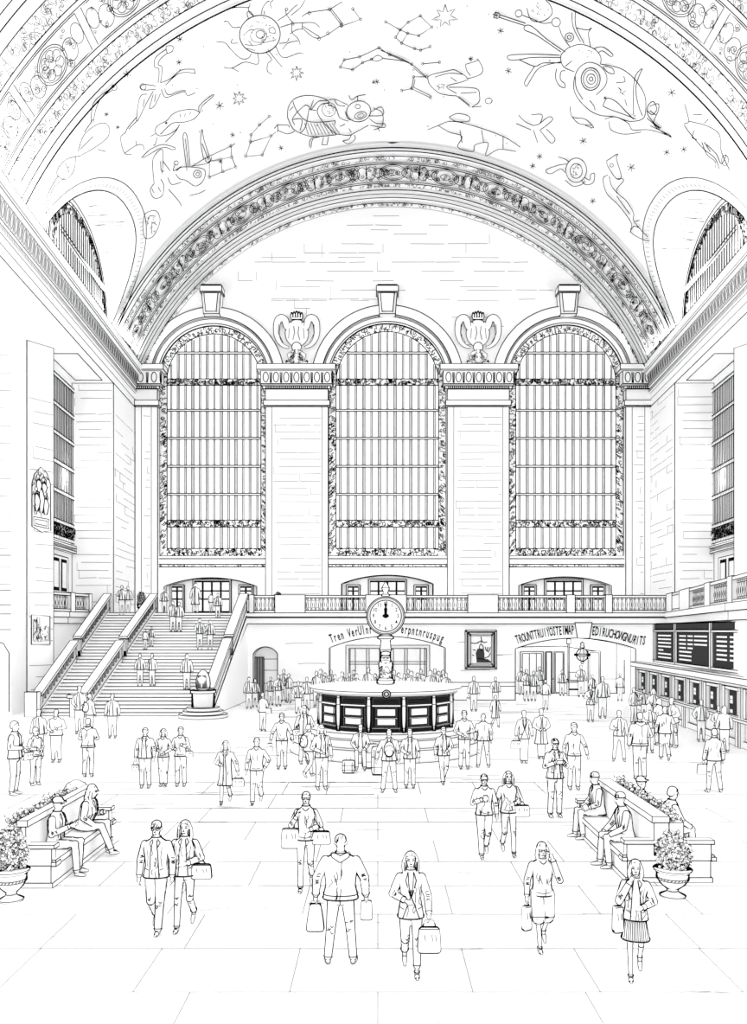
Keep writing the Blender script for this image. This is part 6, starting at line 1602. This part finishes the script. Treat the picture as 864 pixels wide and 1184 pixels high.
# left edge and foot of the stairs
pr(17,920,832,90,'person in profile standing at the extreme left edge of the view',arms=('hold','down'),bags=(('small','hipR','small bag held by the person at the extreme left edge'),))
pr(41,909,840,60,'person in a peaked cap and sweater facing right at the left edge of the floor',arms=('hold','belly'),top='sweater',hair='cap',bags=(('handbag','hipL','handbag of the person in the peaked cap at the left edge'),))
pr(45,878,819,0,'person half hidden behind the one in the peaked cap at the left edge',hair='short',arms=('down','down'))
pr(65,882,819,0,'heavy-set man with folded arms standing left of the stair foot',top='sweater',arms=('belly','hold'),wide=1.2)
pr(92,849,792,0,'person leaning by the stair newel, partly behind the pair with packs',arms=('belly','down'),hair='cap')
pr(104,852,801,150,'person with a bulky pack by the stair newel',arms=('hold','down'),bags=(('backpack','back','bulky pack on the back of the person by the stair newel'),))
pr(102,899,829,180,'person seen from behind with a hood down standing in front of the stair newel',top='hoodie',arms=('phone','phone'),hair='short')
pr(130,854,801,0,'man standing alone at the foot of the left flight of stairs',arms=('down','down'),wide=1.05)
pr(168,912,840,0,'man in an open coat, leftmost of the trio in front of the stairs',arms=('down','down'),top='jacket',wide=1.08,glasses=True,bags=(('small','L','small bag in the hand of the leftmost of the trio'),))
pr(189,910,841,0,'woman with folded arms in the middle of the trio in front of the stairs',arms=('hold','belly'),top='shirt',hair='bob',fem=True,legs='close')
pr(209,910,839,0,'person with a hand at the chin, rightmost of the trio in front of the stairs',arms=('hold','phone'),top='sweater',hair='short',bags=(('small','hipR','small shoulder bag of the rightmost of the trio'),))
pr(261,932,855,0,'long-haired woman walking with a coat over one arm and a handbag','walkL',('hold','out'),'coat','slim','long',True,bags=(('handbag','R','round handbag of the woman walking with a coat over her arm'),))
pr(297,932,851,0,'man in a pullover striding beside the woman with the coat over her arm','walkL',('down','pocket'),'sweater','trousers','crop')
pr(326,890,823,0,'person with a large belt pack and hanging jackets left of the booth',arms=('out','out'),top='sweater',hair='short',bags=(('pouch','L','long folded jacket hanging from the hand left of the booth'),))
pr(304,846,800,150,'person with a round bag standing near the small arched doorway',arms=('down','hold'),bags=(('handbag','hipR','round bag of the person near the small arched doorway'),))
pr(288,820,782,0,'left-hand person of the pair beside the slatted doorway',hair='hood')
pr(295,818,784,20,'right-hand person of the pair beside the slatted doorway')
pr(313,816,782,0,'leftmost person of the huddle left of the booth, near the wall',arms=('down','hold'))
pr(322,817,779,30,'tall person in the middle of the huddle left of the booth near the wall',arms=('hold','down'))
pr(328,812,773,0,'tallest person at the back of the huddle left of the booth near the wall')
pr(334,813,778,-30,'rightmost person of the huddle left of the booth near the wall',arms=('hold','down'))
pr(345,826,787,0,'person with hands together standing just left of the booth counter',arms=('hold','hold'),wide=1.15)
pr(355,822,782,0,'person in the hat standing tight against the left end of the booth',hair='short')
pr(352,884,814,20,'person with a bushy head and striped top left of the booth, behind the backpacker',hair='wavy',arms=('down','hold'),bags=(('small','hipL','boxy bag of the bushy-haired person left of the booth'),))
pr(357,901,836,140,'backpacker stepping away towards the left of the booth','walkR',('hold','down'),bags=(('backpack','back','backpack of the person stepping away left of the booth'),))
pr(372,914,836,20,'long-haired woman in an open jacket right of the backpacker, in front of the booth',arms=('belly','down'),hair='long',fem=True)
D1_ = sit(417,845,24.6,0,X_(417,24.6),.5,'man sitting on a suitcase in front of the booth with hands clasped',legs='sit',arms=('lap','lap'),top='jacket',hair='crop',lean=4,hs=.98)
pr(450,917,841,0,'man with a chest pack standing feet apart in front of the booth',legs='apart',arms=('out','down'),hair='crop',wide=1.1,bags=(('backpack','front','pack worn on the chest of the man standing in front of the booth'),))
pr(474,912,841,0,'person in a jacket at the shoulder of the man with the chest pack',arms=('belly','down'))
pr(513,908,839,10,'person in an open coat with a backpack right of the booth front','walkL',('down','belly'),'coat' if False else 'jacket','trousers','short',bags=(('backpack','back','backpack of the person in the open coat right of the booth front'),))
pr(537,890,820,0,'masked person with arms folded at the right end of the booth',arms=('belly','hold'),top='sweater',hair='short')
pr(559,888,824,180,'man seen from behind in a jacket right of the booth',legs='apart',arms=('down','down'),hair='crop',wide=1.1)
pr(548,823,781,0,'person with a bag standing below the framed picture, nearer the booth',arms=('down','down'),bags=(('small','L','bag of the person standing below the framed picture'),))
pr(573,818,782,0,'person below the right corner of the framed picture, farther back',arms=('hold','down'))
pr(573,842,803,15,'person in a long coat in front of the one below the framed picture corner','walkR',('down','down'),'coat','trousers','short')
pr(606,883,820,0,'woman in a long cardigan with a square bag right of the booth',arms=('down','down'),top='blazer',fem=True,hair='short',legs='close',bags=(('brief','L','square bag of the woman in the long cardigan'),))
pr(626,878,818,0,'person in a knee-length coat beside the woman in the long cardigan',top='coat',arms=('belly','belly'),legs='close')
# the passage
for a in ((603,804,771,0,'leftmost person of the cluster in the right-hand passage'),(609,811,773,10,'second person of the passage cluster, a little in front','hold'),(617,811,775,-10,'person in the middle of the passage cluster facing the hall'),(624,803,770,0,'taller person at the back of the passage cluster'),(633,801,773,0,'rightmost person of the passage cluster','hold'),(631,821,785,150,'person standing in front of the passage cluster seen from behind'),(650,805,774,0,'person alone in the passage left of the kiosk')):
    pr(a[0],a[1],a[2],a[3],a[4],arms=(a[5] if len(a)>5 else 'down','down'))
pr(672,797,768,0,'person standing under the globe lantern',Y=51.0,arms=('hold','down'))
pr(683,835,791,0,'person in a hip-length jacket in front of the passage, left of a pair',arms=('hold','down'),top='blazer')
pr(697,831,781,0,'bearded tall person of the pair in front of the passage',arms=('down','down'),wide=1.1)
pr(685,812,779,20,'person behind the pair in front of the passage')
pr(706,801,778,-40,'person bending by the wall at the right side of the passage',lean=8)
pr(717,811,778,180,'person with back turned at the right side of the passage',wide=1.1)
# right crowd
pr(716,881,820,-10,'man in a jacket standing with legs apart, left edge of the right-hand crowd',legs='apart',arms=('hold','down'))
pr(740,902,822,180,'person from behind in a hooded jacket at the front of the right-hand crowd',top='hoodie',arms=('down','hold'),wide=1.1,bags=(('small','R','small square bag of the person in the hooded jacket at the crowd front'),))
pr(733,837,794,30,'man in sunglasses with a strap across his chest at the back of the right-hand crowd',arms=('down','hold'),glasses=True)
pr(745,832,796,-20,'person in a loose jacket beside the man with the strap in the right-hand crowd',arms=('phone','down'))
pr(756,846,795,0,'person with bushy hair and a full skirt in the right-hand crowd',hair='wavy',bottom='longskirt',fem=True,arms=('hold','down'),wide=1.1)
pr(769,881,815,170,'man in a short jacket walking away in the right-hand crowd','walkR',('down','out'),wide=1.05,hair='crop')
pr(779,865,805,-60,'person leaning forward beside the ticket counter at the right of the crowd',lean=8,arms=('belly','hold'))
pr(751,871,812,0,'person half hidden in the centre of the right-hand crowd',arms=('hold','hold'),hair='hood')
pr(762,862,806,200,'person in a bobble of hair half hidden at the back of the right-hand crowd',hair='bob',fem=True)
pr(811,858,808,-5,'person in a buttoned jacket standing before the ticket windows',arms=('pocket','pocket'))
pr(831,864,815,-20,'person in a light top at the ticket windows, beside the buttoned jacket',arms=('belly','down'),top='shirt')
pr(826,917,841,180,'man seen from behind holding a bag near the right edge',legs='apart',arms=('down','down'),bags=(('brief','L','bag carried by the man near the right edge'),))
pr(838,871,815,170,'person half hidden near the right edge below the ticket windows',hair='hood')
# on the stairs
def ons(px,fy,hy,f,label,**k):
    Y = onst(fy); pr(px,fy,hy,f,label,z=stair_z(Y)+.0,Y=Y,**k)
for a in ((141,711,676,0,'left-hand person of the pair at the top of the left flight'),(148,710,677,20,'right-hand person of the pair at the top of the left flight'),(190,710,680,0,'person at the top of the stairs beside the left balcony door'),(200,731,694,20,'left-hand person of the couple just below the top of the stairs'),(207,731,695,0,'right-hand person of the couple just below the top of the stairs'),(226,708,673,0,'large person in a wrap at the head of the stairs'),(244,709,684,150,'left-hand person of the two before the balcony doors at the stair head'),(252,716,685,0,'person stepping onto the top stair before the balcony doors'),(231,751,714,10,'hooded person descending in the upper middle of the stairs'),(243,751,716,0,'person beside the hooded one in the upper middle of the stairs'),(162,793,755,0,'slim person descending the middle of the stairs, left of a couple'),(176,794,755,-20,'person in a loose jacket descending the middle of the stairs'),(216,799,755,0,'hooded person alone descending the right side of the stairs'),(168,752,727,160,'person leaning over the middle railing halfway up, left'),(175,748,724,0,'person by the middle railing halfway up, right')):
    hood = 'hood' if 'hooded' in a[4] or 'wrap' in a[4] else 'short'
    ons(*a,hair=hood,arms=('hold','down') if a[0]%2 else ('down','down'),top='coat' if 'wrap' in a[4] else 'jacket')
# heads beyond the booth
bk = [(371,775),(383,776),(409,776),(441,777),(456,776),(472,775),(487,775),(503,774),(512,776),(366,777),(376,779),(387,781),(396,778),(404,779),(412,780),(426,773),(434,780),(461,779),(468,780),(476,777),(483,779),(490,781),(498,776),(507,777),(516,779)]
bk.sort()
for i,(px,hy) in enumerate(bk):
    Y = 44.4+(i%4)*.95
    pr(px,0,hy-2,(i*47)%60-30,'person in the crowd beyond the booth, only head and shoulders showing above its counter',Y=Y,detail=0,group='crowd beyond the booth',hair='hood' if i%3 else 'short')
remesh_all()
for p in PEOPLE: finish_person(p)
held('phone','phone in the hands of the man sitting at the near end of the left bench','phone',C1_,'R',(.09,.015,.15))
held('camera','small camera held by the man near the right bench','camera',B3_,'R',(.14,.07,.09),(-.06,-.03,.0))
held('phone','phone in the hand of the man in the sweater','phone',B1_,'L',(.075,.015,.14))
o = held('paper_cup','square cup held by the man in the knit cap','cup',C3_,'R',(.10,.10,.12),(0,-.02,.04))
suitcase('small suitcase standing at the feet of the man sitting in front of the booth',(X_(403,24.0),24.0,0),.36,.2,.36)
suitcase('suitcase the man in front of the booth is sitting on',(X_(428,24.75),24.85,0),.5,.24,.72)
suitcase('large suitcase behind the man with the chest pack',(X_(438,23.6),23.7,0),.42,.24,.80)
# ------------------------------------------------ light, camera, output look
w = bpy.data.worlds.new('World'); S.world = w; w.use_nodes = True
w.node_tree.nodes['Background'].inputs[0].default_value = (1,1,1,1); w.node_tree.nodes['Background'].inputs[1].default_value = 1.0
for nm_,(x,y,z,e) in (('passage_fill',(13.5,51.5,4.2,80)),('vestibule_fill',(.4,50.2,4.3,30)),('gallery_fill',(-18.0,47.2,13,220)),('gallery_fill',(20.0,47.2,13,260)),('balcony_fill',(-9.8,51.8,11,90)),('balcony_fill',(.8,51.8,11,90)),('balcony_fill',(12.2,51.8,11,90)),('stair_fill',(-14.2,38.5,9,120)),('closet_fill',(-6.8,48.9,3.6,6))):  # fill lights added to brighten dim recesses; no fixtures stand at these spots
    l = bpy.data.lights.new(nm_,'POINT'); l.energy = e; l.shadow_soft_size = .5; lo = bpy.data.objects.new(nm_,l); lo.location = (x,y,z); COL.objects.link(lo)
for sd in (-1,1):
    for Yc_ in (34.0,47.5):
        l = bpy.data.lights.new('cornice_lamp','AREA'); l.shape = 'RECTANGLE'; l.size = .35; l.size_y = 11.0; l.energy = 330
        lo = bpy.data.objects.new('cornice_lamp',l); COL.objects.link(lo); lo.location = ((XL(Yc_) if sd<0 else XR(Yc_))-sd*.35, Yc_, 21.95); lo.rotation_euler = (PI,math.radians(-25*sd),0)
cam = bpy.data.cameras.new('Camera'); co = bpy.data.objects.new('Camera',cam); COL.objects.link(co); S.camera = co
co.location = (0,0,H); co.rotation_euler = (PI/2,0,0)
cam.sensor_width = 36; cam.sensor_fit = 'HORIZONTAL'; cam.lens = F/864*36; cam.shift_x = -(CX-432)/864; cam.shift_y = (CY-592)/864
cam.clip_start = .1; cam.clip_end = 300
S.view_settings.view_transform = 'Standard'; S.view_settings.look = 'None'; S.view_settings.exposure = 0.62; S.view_settings.gamma = 1; S.view_settings.use_curve_mapping = False
S.cycles.max_bounces = 20; S.cycles.diffuse_bounces = 20; S.cycles.use_denoising = True; S.cycles.denoiser = 'OPENIMAGEDENOISE'; S.cycles.denoising_input_passes = 'RGB_ALBEDO_NORMAL'; S.cycles.denoising_prefilter = 'ACCURATE'; S.cycles.pixel_filter_type = 'BLACKMAN_HARRIS'
